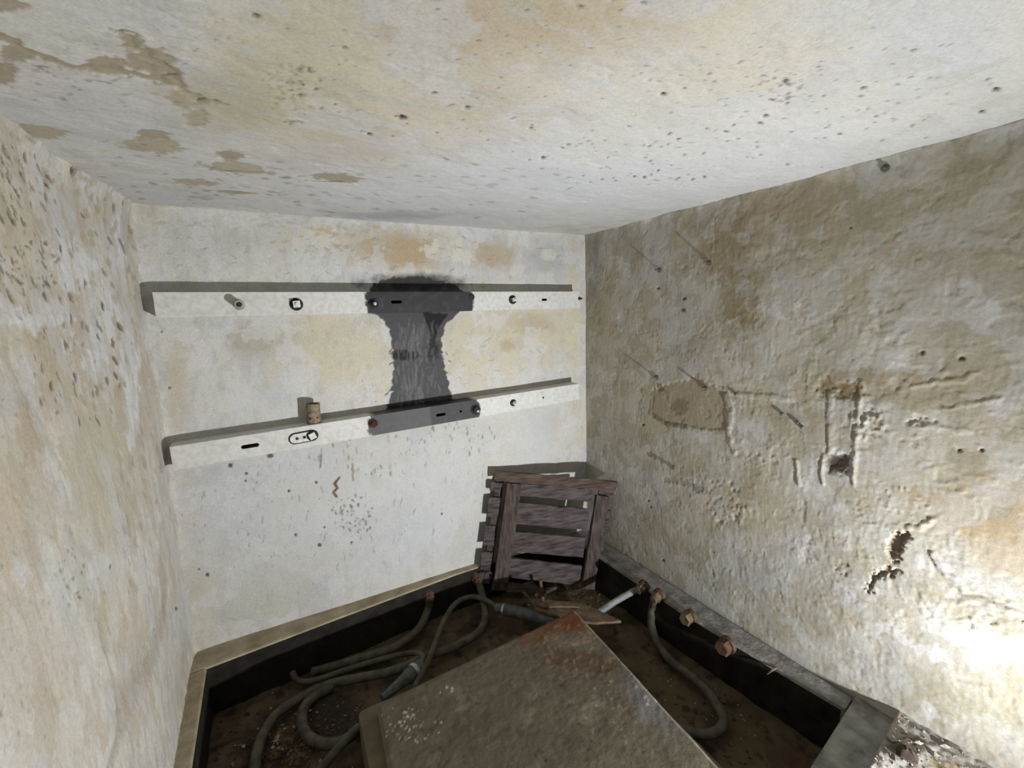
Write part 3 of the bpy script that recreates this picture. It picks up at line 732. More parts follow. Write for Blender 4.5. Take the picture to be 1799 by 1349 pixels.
def rail(label, L, R, height, depth, slots, holes, black, grey, seed):
    """L, R = top left and top right corner of the front; the rail is a hollow steel channel with punched slots"""
    L = np.array(L, float); R = np.array(R, float)
    ex = (R - L); ln = np.linalg.norm(ex); ex /= ln
    n = np.array((0, -1.0, 0)); ez = np.cross(ex, n); ez = -ez if ez[2] < 0 else ez
    root = empty('steel_rail', tuple(L * 0.5 + R * 0.5 - ez * height / 2 + np.array((0, depth, 0))), label, 'rail', 'steel rails bolted to the back wall')

    def loc(px, py):
        q = at(px, py, 1, L[1]) - L
        return np.array([q @ ex, q @ ez])
    outer = [(0, 0), (ln, 0), (ln, -height), (0, -height)]
    loops = [outer]
    for px, py, hw, hh in slots:
        loops.append(obround(loc(px, py), hw, hh))
    for px, py, r in holes:
        loops.append(circle(loc(px, py), r))
    pts = []; edges = []; hole_cent = []
    for lp in loops:
        k = len(pts)
        if lp is outer:
            m = []
            for a, b in zip(lp, lp[1:] + lp[:1]):
                nn = max(2, int(math.dist(a, b) / 0.006))
                m += [(a[0] + (b[0] - a[0]) * i / nn, a[1] + (b[1] - a[1]) * i / nn) for i in range(nn)]
            lp = m
        pts += lp
        edges += [(k + i, k + (i + 1) % len(lp)) for i in range(len(lp))]
    nb = len(pts)
    for i in range(1, int(ln / 0.006)):
        for j in range(1, int(height / 0.006)):
            q = (i * 0.006, -j * 0.006)
            ok = True
            for px, py, hw, hh in slots:
                c = loc(px, py)
                if abs(q[0] - c[0]) < hw + .004 and abs(q[1] - c[1]) < hh + .004: ok = False
            for px, py, r in holes:
                if math.dist(q, loc(px, py)) < r + .004: ok = False
            if ok: pts.append(q)
    res = delaunay_2d_cdt([Vector(p) for p in pts], edges, [], 0, 1e-6)
    P2 = [tuple(v) for v in res[0]]; F = []
    for f in res[2]:
        cx = sum(P2[i][0] for i in f) / len(f); cy = sum(P2[i][1] for i in f) / len(f)
        inside = False
        for px, py, hw, hh in slots:
            c = loc(px, py); dx = max(abs(cx - c[0]) - (hw - hh), 0)
            if dx * dx + (cy - c[1]) ** 2 < hh * hh * 0.985: inside = True
        for px, py, r in holes:
            if math.dist((cx, cy), loc(px, py)) < r * 0.98: inside = True
        if not inside: F.append(tuple(f))
    P3 = [L + ex * a + ez * b for a, b in P2]
    wob = [fbm(np.array([a * 9.0]), np.array([b * 9.0]), seed, 3)[0] * 0.0012 for a, b in P2]
    V = [p + n * w for p, w in zip(P3, wob)]
    nV = len(V); Vb = [p - n * 0.004 for p in V]
    verts = V + Vb
    faces = list(F) + [tuple(reversed([i + nV for i in f])) for f in F]
    # edges of the front plate (outer and holes)
    cnt = {}
    for f in F:
        for a, b in zip(f, f[1:] + f[:1]):
            cnt[(a, b)] = 1
    for (a, b) in list(cnt):
        if (b, a) not in cnt: faces.append((b, a, a + nV, b + nV))
    # flanges and end caps
    def quad(p):
        k = len(verts); verts.extend(p); faces.append((k, k + 1, k + 2, k + 3))
    seg = 60
    for sgn, off in ((0, 0.0), (1, -height)):
        for i in range(seg):
            a = L + ex * ln * i / seg + ez * off; b = L + ex * ln * (i + 1) / seg + ez * off
            quad([a, b, b - n * (depth + .02), a - n * (depth + .02)])
    for off in (0.0005, ln - 0.0005):
        a = L + ex * off
        quad([a, a - ez * height, a - ez * height - n * (depth + .02), a - n * (depth + .02)])
    o0 = np.array(root.location)
    me = bpy.data.meshes.new('channel')
    me.from_pydata([tuple(np.array(v) - o0) for v in verts], [], faces)
    bm = bmesh.new(); bm.from_mesh(me); bmesh.ops.recalc_face_normals(bm, faces=bm.faces); bm.to_mesh(me); bm.free()
    A = np.array(verts)
    a = (A - L) @ ex; b = (A - L) @ ez
    w1 = fbm(a * 40, b * 40, seed + 3, 4) * 0.016
    col = np.ones((len(A), 3)) * lin((203, 202, 196))
    m = sstep(0.05, .35, fbm(a * 6, b * 12, seed + 5, 4)); col += (lin((200, 199, 194)) - col) * (m * .7)[:, None]
    m = sstep(.12, .4, fbm(a * 22, b * 22, seed + 8, 4)); col += (lin((190, 184, 168)) - col) * (m * .5)[:, None]
    x0, x1 = loc(black[0], black[2])[0], loc(black[1], black[2])[0]
    taper = 0.010 * (np.abs(b + height / 2) / (height / 2)) ** 3
    m = sstep(-.002, .002, np.minimum(a + w1 - x0 - taper, x1 - taper - a - w1))
    col += (lin((28, 27, 27)) - col) * m[:, None]
    if grey:
        g0, g1 = loc(grey[0], 730)[0], loc(grey[1], 730)[0]
        m2 = m * sstep(-.003, .003, np.minimum(a - g0, g1 - a)); col += (lin((70, 69, 69)) - col) * (m2 * .85)[:, None]
    m3 = m * sstep(.1, .4, fbm(a * 30, b * 30, seed + 11, 4)); col += (lin((76, 74, 74)) - col) * (m3 * .3)[:, None]
    ca = me.color_attributes.new('Col', 'FLOAT_COLOR', 'POINT')
    c4 = np.ones((len(A), 4), np.float32); c4[:, :3] = col
    ca.data.foreach_set('color', c4.reshape(-1))
    me.materials.append(M_RAIL)
    o = bpy.data.objects.new('channel', me); COL.objects.link(o); o.parent = root
    return root, L[1]


def front(px, py, yf):
    return at(px, py, 1, yf)


def bolt(root, px, py, yf, r, nut, turn=0.0, mw=M_BLACK, mn=M_NUT, proud=0.014):
    """washer (part) with a square nut on it (sub-part)"""
    c = front(px, py, yf)
    b = MB(); b.lathe(c + np.array((0, .002, 0)), (0, -1, 0), [(r, 0), (r, .005), (r * .93, .0065), (r * .3, .0065)], 24)
    w = b.build('washer', mw, root, True)
    b = MB(); a = math.radians(turn)
    b.box(c + np.array((0, -.006 - proud / 2, 0)), (math.cos(a), 0, math.sin(a)), (0, 1, 0), (-math.sin(a), 0, math.cos(a)), nut, proud, nut)
    k = b.build('square_nut', mn, root, bevel=0.0012)
    k.parent = w
    b = MB(); b.lathe(c + np.array((0, -.006 - proud + .001, 0)), (0, -1, 0), [(nut * .26, 0), (nut * .26, .006), (nut * .2, .0075)], 12)
    k = b.build('bolt_end', mn, root, True); k.parent = w
    return w


YU = -0.070
up, yf = rail('upper white-painted steel rail running level, black paint across its middle', (-1.692, YU, 1.2345), (-0.088, YU, 1.2310), 0.0775, 0.07,
              [(697, 531, .021, .0055), (957, 527, .0145, .005)], [], (641, 833, 528), None, 11)
bolt(up, 521, 535, YU, .0215, .022, 4)
bolt(up, 901, 527, YU, .0185, .0155, 14)
c = front(421, 536, YU)                                     # open pipe sleeve
b = MB(); b.lathe(c + np.array((0, .004, 0)), (0, -1, 0), [(.017, 0), (.017, .008), (.0125, .008), (.0125, .048), (.0085, .048), (.0085, .02), (.0, .02)], 20)
b.build('open_sleeve', M_STEEL, up, True)['label'] = 'dull steel sleeve sticking out'
c = front(657, 534, YU)
b = MB(); b.lathe(c + np.array((0, .002, 0)), (0, -1, 0), [(.019, 0), (.019, .008), (.011, .008), (.011, .018), (.004, .02)], 6); b.build('hexagon_bolt', M_BLACK, up)
b = MB(); b.lathe(c + np.array((0, -.016, 0)), (0, -1, 0), [(.006, 0), (.006, .007), (.004, .008)], 12); b.build('stud', M_STEEL, up, True)
c = front(828, 522, YU)
b = MB(); b.lathe(c + np.array((.002, .002, .0)), (0, -1, 0), [(.014, 0), (.014, .004), (.005, .005)], 8); b.build('hexagon_bolt', M_BLACK, up)
c = front(1018, 525, YU)
b = MB(); b.lathe(c + np.array((0, .003, 0)), (.2, -1, 0), [(.008, 0), (.008, .006), (.004, .006), (.004, .02)], 8); b.build('rusty_bolt', M_RUST, up, True)['label'] = 'small rusty bolt'

YL = -0.072
lo, yf = rail('lower white-painted steel rail, slightly slanted, with a black-painted stretch and pipe stub on top', (-1.706, YL, .7555), (-0.098, YL, .7960), 0.0775, 0.072,
              [(440, 784, .027, .0068), (775, 729, .0205, .0058)], [(810, 723, .0052), (955, 699, .0048)], (646, 845, 735), (640, 757), 23)
bolt(lo, 902, 708, YL, .0155, .0135, 40)
# obround keeper plate with two holes and a square nut
c = front(534, 768, YL); sl = math.radians(8)
ex = np.array((math.cos(sl * .2), 0, math.sin(sl * .2) + .03)); ex /= np.linalg.norm(ex); ez = np.cross(ex, (0, -1, 0)); ez = ez if ez[2] > 0 else -ez


def plate(name, hw, hh, y0, y1, mat, parent):
    lp = obround((0, 0), hw, hh, 10)
    b = MB(); b.prism([c + ex * a + ez * d + np.array((0, y0, 0)) for a, d in lp], [c + ex * a + ez * d + np.array((0, y1, 0)) for a, d in lp])
    return b.build(name, mat, parent, bevel=0.0006)


kp = plate('keeper_plate', .049, .0205, .002, -.003, M_BLACK, lo)
k = plate('face_plate', .0445, .0165, -.003, -.0052, M_NUT, lo); k.parent = kp
for dx in (-.022, .002):
    b = MB(); b.lathe(c + ex * dx + np.array((0, -.005, 0)), (0, -1, 0), [(.0052, 0), (.0052, .0008)], 14)
    k = b.build('bolt_hole', M_BLACK, lo); k.parent = kp
b = MB(); b.lathe(c + ex * .028 + np.array((0, -.005, 0)), (0, -1, 0), [(.0185, 0), (.0185, .003), (.012, .004)], 22); k = b.build('washer', M_BLACK, lo, True); k.parent = kp
b = MB(); b.box(c + ex * .028 + np.array((0, -.013, 0)), ex * math.cos(.3) + ez * math.sin(.3), (0, 1, 0), ez * math.cos(.3) - ex * math.sin(.3), .022, .01, .022); k = b.build('square_nut', M_NUT, lo, bevel=.001); k.parent = kp
c2 = front(836, 720, YL)
b = MB(); b.lathe(c2 + np.array((0, .002, 0)), (0, -1, 0), [(.023, 0), (.023, .006), (.015, .006), (.015, .016), (.007, .018)], 8); b.build('hexagon_bolt', M_BLACK, lo)
b = MB(); b.lathe(c2 + np.array((.003, -.014, -.004)), (0, -1, 0), [(.006, 0), (.006, .007), (.004, .008)], 12); b.build('stud', M_STEEL, lo, True)
c2 = front(656, 744, YL)
b = MB(); b.lathe(c2 + np.array((0, .002, 0)), (0, -1, 0), [(.018, 0), (.018, .007), (.009, .008), (.009, .014)], 7); b.build('rusty_bolt', M_DRUST, lo)['label'] = 'dark rusty bolt'

# rusty pipe stub standing on the lower rail
base = np.array((-1.255, -0.040, 0.765)); base = at(552, 738, 1, -0.040)
base[2] = .7555 + (base[0] + 1.706) / 1.608 * .0405
pr = empty('pipe_stub', tuple(base), 'short rusty open pipe standing upright on the lower rail', 'pipe')
b = MB(); b.lathe(base, (0.02, 0, 1), [(.024, 0), (.0245, .012), (.0235, .05), (.024, .072), (.0205, .072), (.0205, .02), (0, .02)], 28); b.build('tube', M_RUSTP, pr, True)
for px in (-.012, .009):
    d = np.array((px, -.0225, 0)); b = MB(); b.lathe(base + d + np.array((0, .003, .021)), d, [(.0032, 0), (.0032, .004)], 10); b.build('bolt_hole', M_BLACK, pr)

# ---------------------------------------------------------------- pins in the right wall
pins = [(1160, 475, .027, 'small steel pin in the right wall, left of the upper pair'),
        (1247, 462, .029, 'small steel pin in the right wall, right of the upper pair'),
        (1155, 663, .030, 'bright steel pin just above the left end of the bare tan patch'),
        (1241, 682, .026, 'small steel pin over the right part of the bare tan patch'),
        (1557, 296, .012, 'lone dark pin high on the right wall close under the ceiling'),
        (1375, 727, .006, 'stubby pin right of the bare tan patch, left of a close trio'),
        (1402, 742, .004, 'tiny pin in the right wall, upper one of a close pair'),
        (1410, 750, .004, 'tiny pin in the right wall, lower one of a close pair'),
        (1294, 692, .003, 'tiny pale pin at the top right corner of the bare tan patch')]
for px, py, ln, lab in pins:
    c = at(px, py, 0, 0.0)
    r = empty('wall_pin', tuple(c), lab, 'pin', 'pins in the right wall')
    b = MB(); b.lathe(c + np.array((.006, 0, 0)), (-1, 0, 0), [(.0042, 0), (.0042, ln + .004), (.003, ln + .006)], 10); b.build('shank', M_DSTEEL, r, True)
    b = MB(); b.lathe(c + np.array((-.002, 0, 0)), (-1, 0, 0), [(.0095 if ln > .011 else .006, 0), (.0095 if ln > .011 else .006, .004), (.0042, .0055)], 12); b.build('collar', M_DSTEEL, r, True)

# ---------------------------------------------------------------- plinth and its cover slab
A_, B_, C_ = at(1010, 1070, 2, 0.0), at(662, 1237, 2, 0.0), at(1262, 1345, 2, 0.0)
eu = (B_ - A_) / np.linalg.norm(B_ - A_); ev = (C_ - A_) / np.linalg.norm(C_ - A_); LU = np.linalg.norm(B_ - A_); LV = 0.745
cl = empty('cover_slab', tuple((A_ + eu * LU / 2 + ev * LV / 2) * np.array((1, 1, 0)) + np.array((0, 0, -.036))), 'brown-grey concrete cover slab lying on the plinth in the pit, rust-stained at its far corner', 'slab')
ls = Surf(A_, eu, ev, (0, 0, 1), span(0, LU, 0.004), span(0, LV, 0.004), 2, 0.0, (102, 94, 78), 800)
ls.rough(.003, 5, 1, 4); ls.rough(.0015, 20, 2, 4); ls.rough(.0008, 60, 3, 3)
ls.tint((92, 82, 66), 6, 0, .35, .7, 1); ls.tint((132, 124, 106), 10, .08, .4, .6, 2); ls.tint((84, 74, 60), 22, .12, .4, .6, 3)
ls.blob(985, 1105, 70, 26, (104, 68, 42), .85, 0, .35, .5, -8); ls.blob(1010, 1085, 30, 16, (112, 64, 36), .8, 0, .4, .4); ls.blob(1015, 1160, 60, 18, (88, 66, 46), .7, -.001, .4, .6, 10); ls.blob(1000, 1125, 40, 14, (118, 116, 104), .6, 0, .5, .4)
ls.blob(1140, 1230, 26, 60, (112, 114, 116), .6, 0, .6, .4, -38); ls.line([(1010, 1072), (1095, 1162), (1170, 1245), (1262, 1343)], 4, (150, 144, 128), .6, 0, .6, .6)  # pale line paints the gleam of light along the right edge
ls.chips(1020, 1140, 70, 50, 60, 4, (150, 126, 92), .6, .001, 2.4, 40, 90, 1); ls.chips(720, 1270, 60, 35, 60, 2.2, (206, 200, 184), .9, .0015, 1.2, 0, 90, 2); ls.chips(790, 1215, 20, 10, 6, 3, (206, 200, 184), .9, .001, 1, 0, 90, 3)
ls.chips(950, 1250, 300, 110, 90, 4, (76, 66, 54), .7, -.002, 1.8, 20, 60, 4); ls.chips(1080, 1250, 60, 60, 30, 3, (170, 162, 146), .7, .001, 1.2, 20, 60, 5); ls.chips(1150, 1210, 30, 40, 26, 4, (190, 190, 186), .7, .001, 1.6, 45, 30, 6)
ls.chips(716, 1268, 16, 20, 12, 3.4, (214, 208, 194), .9, .002, 1.2, 0, 90, 7)
edge_min = np.minimum(np.minimum(ls.U, LU - ls.U), np.minimum(ls.V, LV - ls.V))
ls.h -= .006 * (1 - sstep(0, .012, edge_min)) ** 2
ls.build('worn_top', M_CONC, None, cl, origin=tuple(cl.location))
b = MB(); zt = -.005
q = [A_ + eu * .001 + ev * .001, A_ + eu * (LU - .001) + ev * .001, A_ + eu * (LU - .001) + ev * (LV - .001), A_ + eu * .001 + ev * (LV - .001)]
b.prism([(p[0], p[1], -.036) for p in q], [(p[0], p[1], zt) for p in q]); M_SLABS = mat_noise('slab_side_concrete', (82, 76, 60), (116, 108, 90), 12, .85, .5, .003, 50)
b.build('slab_body', M_SLABS, cl)


def rounded(quad, r, n=6):
    out = []
    m = len(quad)
    for i in range(m):
        p = np.array(quad[i]); a = np.array(quad[i - 1]) - p; c_ = np.array(quad[(i + 1) % m]) - p
        a = a / np.linalg.norm(a) * r; c_ = c_ / np.linalg.norm(c_) * r
        for k in range(n + 1):
            t = k / n
            out.append(tuple(p + a * (1 - t) ** 2 + c_ * t ** 2))
    return out


rq = rounded([(-.468, -.520), (-1.278, -.512), (-1.305, -1.275), (-.492, -1.262)], .022)
b = MB(); b.prism([(x, y, -.19) for x, y in rq], [(x, y, -.0365) for x, y in rq])
pl = b.build('plinth', mat_noise('olive_grey_render', (86, 80, 60), (118, 110, 88), 9, .8, .4, .003, 40), None, bevel=.006)
tag(pl, 'low olive-grey rendered plinth in the pit, showing left of the cover slab', 'plinth')

# ---------------------------------------------------------------- slatted crate in the corner
def cframe(yaw, lean, roll):
    u = np.array([math.cos(yaw), math.sin(yaw), 0]); upv = np.array([0, 0, 1.0]); n = np.cross(u, upv)
    w = math.cos(lean) * upv - math.sin(lean) * n; n2 = math.cos(lean) * n + math.sin(lean) * upv
    c_, s_ = math.cos(roll), math.sin(roll)
    return c_ * u - s_ * w, s_ * u + c_ * w, n2


CU, CW, CN = cframe(-.335, .090, .182)
CO = np.array((-.549, -.033, .4395))
cr = empty('slatted_crate', tuple(CO + CU * .3 - CW * .5), 'old grey-brown slatted wooden crate leaning askew in the corner', 'crate')
cseed = [0]


def plank(name, u0, u1, v0, v1, c0, c1, mat, parent, horiz=True, rag=.003, tilt=0.0, taper=None, label=None):
    """board in crate coordinates: u to the right, v downwards, c out of the front; edges are worn"""
    cseed[0] += 1
    rr = random.Random(cseed[0] * 13)
    nseg = 12
    b = MB(); vs = []
    for i in range(nseg + 1):
        t = i / nseg
        endx = rr.uniform(-1, 1) * rag
        for (sv, sc) in ((0, 0), (1, 0), (1, 1), (0, 1)):
            if horiz:
                u = u0 + (u1 - u0) * t; v = v0 if sv == 0 else v1
                if taper: v = (v0 + v1) / 2 + (v - (v0 + v1) / 2) * (taper[0] + (taper[1] - taper[0]) * t)
                v += rr.uniform(-1, 1) * rag * .7 + tilt * (u - u0)
                if i in (0, nseg): u += rr.uniform(-1, 1) * rag * 1.4
            else:
                v = v0 + (v1 - v0) * t; u = u0 if sv == 0 else u1
                u += rr.uniform(-1, 1) * rag * .5 + tilt * (v - v0)
                if i in (0, nseg): v += rr.uniform(-1, 1) * rag * 1.4
            cc = (c0 if sc == 0 else c1) + rr.uniform(-1, 1) * .0008
            vs.append(CO + CU * u - CW * v + CN * cc)
    fs = [(0, 1, 2, 3), tuple(nseg * 4 + k for k in (3, 2, 1, 0))]
    for i in range(nseg):
        for k in range(4):
            j = (k + 1) % 4
            fs.append((i * 4 + k, i * 4 + j, i * 4 + 4 + j, i * 4 + 4 + k))
    b.add(vs, fs)
    o = b.build(name, mat, parent)
    if label: o['label'] = label
    return o


M_BATTEN = mat_noise('old_wood_upright', (50, 43, 40), (92, 82, 77), 14, .85, .6, .004, 40, stretch=(6, 6, 1), spec=.15)
M_WOODR = mat_noise('old_wood_reddish', (58, 46, 41), (98, 84, 76), 14, .85, .6, .004, 40, stretch=(1, 1, 6), spec=.15)
plank('top_rail', -.002, .584, -.004, .042, .009, .024, M_WOODR, cr, rag=.004, label='reddish-brown top rail')
for v0, v1, ti in ((.048, .104, .0), (.136, .236, .012), (.272, .366, .014), (.394, .486, .05)):
    plank('slat', .066, .474, v0, v1, -.006, .008, M_WOODH, cr, True, .003, ti)
plank('batten', .060, .126, .045, .502, .009, .030, M_BATTEN, cr, False, .003)
plank('batten', .490, .552, .066, .515, .009, .030, M_BATTEN, cr, False, .004, -.02)
for v0, v1, u1 in ((.040, .122, .582), (.140, .236, .578), (.250, .338, .570), (.405, .458, .566)):
    plank('side_slat', .505, u1, v0, v1, -.006, .008, M_WOODH, cr, True, .004)
for v0, v1 in ((.054, .094), (.122, .212), (.254, .345), (.376, .456), (.470, .520)):
    plank('slat_end', -.008, .040, v0, v1, -.006, .010, M_WOODH, cr, True, .004)
plank('corner_post', .014, .050, .03, .525, -.028, -.007, M_BATTEN, cr, False, .003)
plank('broken_slat', .125, .330, .508, .552, .004, .018, M_WOODR, cr, True, .004, .02, (1.0, .12), 'splintered lowest slat')
plank('foot_block', .058, .126, .505, .548, -.03, .012, M_BATTEN, cr, True, .003)
plank('foot_block', .320, .430, .520, .640, -.07, -.01, M_BATTEN, cr, True, .004, 0, (1, .6))

# ---------------------------------------------------------------- hoses, glands and fittings in the pit
ZP = -.160


def hx(px, py, z):
    return at(px, py, 2, z)


def hose(label, pts, rad, mat, name='rubber_hose', group='hoses in the pit'):
    b = MB(); b.tube(pts, rad, 12, 8, 0, .012)
    o = b.build(name, mat, None, True)
    return tag(o, label, 'hose', group)


def gland(face, axis, r, label, mat=M_BRASS, group='hose glands in the pit walls', ln=.03, hexn=True):
    """hexagon nut with a collar and a sleeve, seated in the pit wall"""
    g = empty('hose_gland', tuple(face), label, 'gland', group)
    ax = np.array(axis, float); ax /= np.linalg.norm(ax)
    b = MB(); b.lathe(face - ax * .012, ax, [(r * 1.15, 0), (r * 1.15, .016), (r * .9, .019)], 20); b.build('flange', M_RUST, g, True)
    b = MB(); b.lathe(face + ax * .004, ax, [(r, 0), (r, ln * .6), (r * .88, ln * .7)], 6, 0, .3); b.build('hexagon_nut', mat, g)
    b = MB(); b.lathe(face + ax * (.004 + ln * .6), ax, [(r * .7, 0), (r * .7, ln * .4), (r * .55, ln * .5)], 16); b.build('sleeve', mat, g, True)
    return g


# back pit wall
gb1 = at(753, 1047, 1, -.046); gland(gb1, (.05, -1, -.35), .022, 'rusty gland in the back pit wall with one hose hanging from it', M_RUST)
gb2 = at(838, 1016, 1, -.040); gland(gb2, (.05, -1, -.35), .022, 'gland in the back pit wall close beside the crate', M_RUST)
# right pit wall
gr = []
for px, py, lab, m in ((1131, 1029, 'gland nearest the crate in the right pit wall, a straight grey hose in it', M_BRASS), (1158, 1044, 'brass gland in the right pit wall with a curved hose hanging down', M_BRASS)):
    f = at(px, py, 0, -.128); f = f + np.array((0, 0, -.004)); gr.append(f)
    gland(f, (-1, -.1, -.25), .022, lab, m)
for px, py, lab, m, r in ((1212, 1084, 'first empty brass plug in the right pit wall, beyond the hose glands', M_BRASS, .024), (1277, 1134, 'nearer rusty hexagon plug in the right pit wall', M_RUST, .027)):
    f = at(px, py, 0, -.118)
    g = empty('hexagon_plug', tuple(f), lab, 'plug', 'plugs in the right pit wall')
    b = MB(); b.lathe(f + np.array((.012, 0, 0)), (-1, 0, 0), [(r * 1.1, 0), (r * 1.1, .016)], 20); b.build('flange', M_RUST, g, True)
    b = MB(); b.lathe(f + np.array((-.003, 0, 0)), (-1, -.1, 0), [(r, 0), (r, .026), (r * .85, .03)], 6, 0, .2); b.build('hexagon_head', m, g)
f = at(1362, 1175, 0, -.100)
b = MB(); b.tube([f + np.array((.012, 0, 0)), f + np.array((-.012, .004, -.006)), f + np.array((-.02, .012, -.02))], [.0035, .003, .0015], 8, 4)
tag(b.build('wooden_peg', M_WOODB, None, True), 'small pale wooden peg stuck in the right pit wall', 'peg')

rh = .0165
hose('hose hanging from the rusty gland and trailing left along the back pit wall', [gb1 + np.array((0, -.02, -.008)), hx(752, 1072, -.105), hx(735, 1106, -.135), hx(700, 1134, ZP + .018), hx(647, 1153, ZP + .018), hx(590, 1169, ZP + .016), hx(548, 1180, ZP + .014)], [rh, rh, rh, rh, rh, rh * .9, rh * .8], M_HOSE)
hose('thin cable with a pale bare tip, looped back to the coupling', [hx(514, 1181, ZP + .03), hx(522, 1194, ZP + .014), hx(540, 1198, ZP + .012), hx(566, 1192, ZP + .012), hx(606, 1178, ZP + .012), hx(661, 1161, ZP + .014), hx(712, 1149, ZP + .02), hx(735, 1148, ZP + .03), hx(744, 1158, ZP + .045), hx(737, 1174, ZP + .05)], .0105, M_HOSE, 'cable')
hose('long thick hose sweeping from the crate across to the lower left', [gb2 + np.array((0, -.02, -.008)), hx(850, 1056, -.10), hx(853, 1086, -.135), hx(840, 1112, ZP + .018), hx(800, 1136, ZP + .018), hx(752, 1153, ZP + .02), hx(715, 1170, ZP + .022), hx(680, 1182, ZP + .02), hx(633, 1191, ZP + .02), hx(578, 1203, ZP + .018), hx(536, 1222, ZP + .02), hx(494, 1248, ZP + .024), hx(468, 1280, ZP + .026), hx(454, 1313, ZP + .026), hx(447, 1352, ZP + .024), hx(440, 1400, ZP + .02)], rh * .96, M_HOSE)
hose('hose bent in a tight loop beside the plinth', [hx(585, 1206, ZP + .012), hx(552, 1224, ZP + .01), hx(535, 1244, ZP + .018), hx(531, 1268, ZP + .02), hx(541, 1293, ZP + .02), hx(568, 1307, ZP + .02), hx(598, 1304, ZP + .022), hx(622, 1290, ZP + .02), hx(640, 1272, ZP + .02)], rh, M_HOSE)
hose('straight hose crossing under the loop towards the plinth', [hx(550, 1370, ZP + .014), hx(568, 1347, ZP + .015), hx(592, 1318, ZP + .045), hx(612, 1297, ZP + .055), hx(630, 1278, ZP + .05)], .0135, M_HOSE)
hose('hose arching from the dark coupling back to the slab edge', [hx(872, 1067, -.095), hx(856, 1056, -.085), hx(835, 1049, -.08), hx(813, 1053, -.082), hx(796, 1066, -.09), hx(781, 1090, -.10), hx(768, 1123, -.105), hx(757, 1152, -.10), hx(744, 1180, -.098), hx(733, 1200, -.11), hx(728, 1215, -.13)], .0112, M_HOSE)
hose('straight pale grey hose from the far gland to behind the wood splinter', [gr[0] + np.array((-.022, 0, -.006)), hx(1112, 1040, -.055), hx(1085, 1055, -.085), hx(1055, 1074, -.115), hx(1030, 1090, -.14)], .0135, M_HOSEB)
hose('hose hanging from the brass gland and curling under the slab at right', [gr[1] + np.array((-.022, 0, -.008)), hx(1146, 1072, -.085), hx(1145, 1098, -.12), hx(1156, 1130, ZP + .02), hx(1180, 1162, ZP + .018), hx(1212, 1186, ZP + .018), hx(1240, 1212, ZP + .018), hx(1262, 1242, ZP + .018), hx(1271, 1266, ZP + .018), hx(1262, 1284, ZP + .018), hx(1238, 1291, ZP + .018), hx(1210, 1286, ZP + .018), hx(1185, 1274, ZP + .018)], .0150, M_HOSE)

# couplings
p0, p1 = hx(744, 1166, -.098), hx(672, 1228, -.105)
cp = empty('hose_coupling', tuple((p0 + p1) / 2 * np.array((1, 1, 0)) + np.array((0, 0, -.12))), 'grey tapered hose coupling lying against the slab by the cable loop', 'coupling', 'hose couplings in the pit')
d = (p1 - p0); ln = np.linalg.norm(d)
b = MB(); b.lathe(p0, d, [(.010, 0), (.022, .006), (.026, .03), (.025, .06), (.0265, .064), (.0265, .072), (.021, .08), (.018, .11), (.015, ln * .8), (.013, ln)], 20); b.build('body', M_COUPLER, cp, True)
b = MB(); b.lathe(p0 + d / ln * .034, d, [(.0275, 0), (.029, .003), (.029, .012), (.0275, .015)], 20); b.build('ring', M_STEEL, cp, True)
p0, p1 = hx(870, 1068, -.100), hx(1010, 1098, -.105)
cp = empty('hose_coupling', tuple((p0 + p1) / 2 * np.array((1, 1, 0)) + np.array((0, 0, -.13))), 'long dark coupling tube under the wood splinter, hose at its left end', 'coupling', 'hose couplings in the pit')
d = (p1 - p0); ln = np.linalg.norm(d)
b = MB(); b.lathe(p0, d, [(.010, 0), (.019, .004), (.022, .02), (.021, .034), (.0245, .04), (.0245, ln)], 22); b.build('body', M_COUPLER, cp, True)
b = MB(); b.lathe(p0 + d / ln * .036, d, [(.0255, 0), (.0255, .008)], 22); b.build('ring', M_STEEL, cp, True)

# wood splinter on the coupling
poly = [(938, 1066), (955, 1060), (1000, 1061), (1030, 1066), (1055, 1078), (1092, 1095), (1050, 1098), (1005, 1094), (970, 1084), (943, 1076)]
b = MB(); b.prism([hx(x, y, -.078) for x, y in poly], [hx(x, y, -.078) + np.array((0, 0, .011)) for x, y in poly])
tag(b.build('wood_splinter', M_WOODB, None, bevel=.001), 'pointed bare brown wood splinter behind the slab corner', 'wood')
poly = [(942, 1064), (962, 1057), (1005, 1062), (1020, 1069), (980, 1068), (955, 1070)]
b = MB(); b.prism([hx(x, y, -.066) for x, y in poly], [hx(x, y, -.066) + np.array((0, 0, .008)) for x, y in poly])
tag(b.build('wood_splinter', M_WOODB, None, bevel=.001), 'smaller wood sliver lying on the pointed splinter', 'wood')
p0 = hx(955, 1060, -.165); b = MB(); b.tube([p0, p0 + np.array((-.004, .004, .06)), p0 + np.array((-.010, .006, .115))], [.008, .008, .007], 8, 4)
tag(b.build('wooden_stick', M_WOODB, None, True), 'short stick standing upright below the crate', 'stick')
# conduit ring by the crate foot
p0 = at(856, 1008, 1, -.045); b = MB(); b.lathe(p0 + np.array((0, .02, 0)), (0, -1, -.1), [(.021, 0), (.021, .04), (.016, .04), (.016, .005), (0, .005)], 20)
tag(b.build('conduit_end', M_COUPLER, None, True), 'open grey conduit end in the back pit wall at the crate foot', 'conduit')


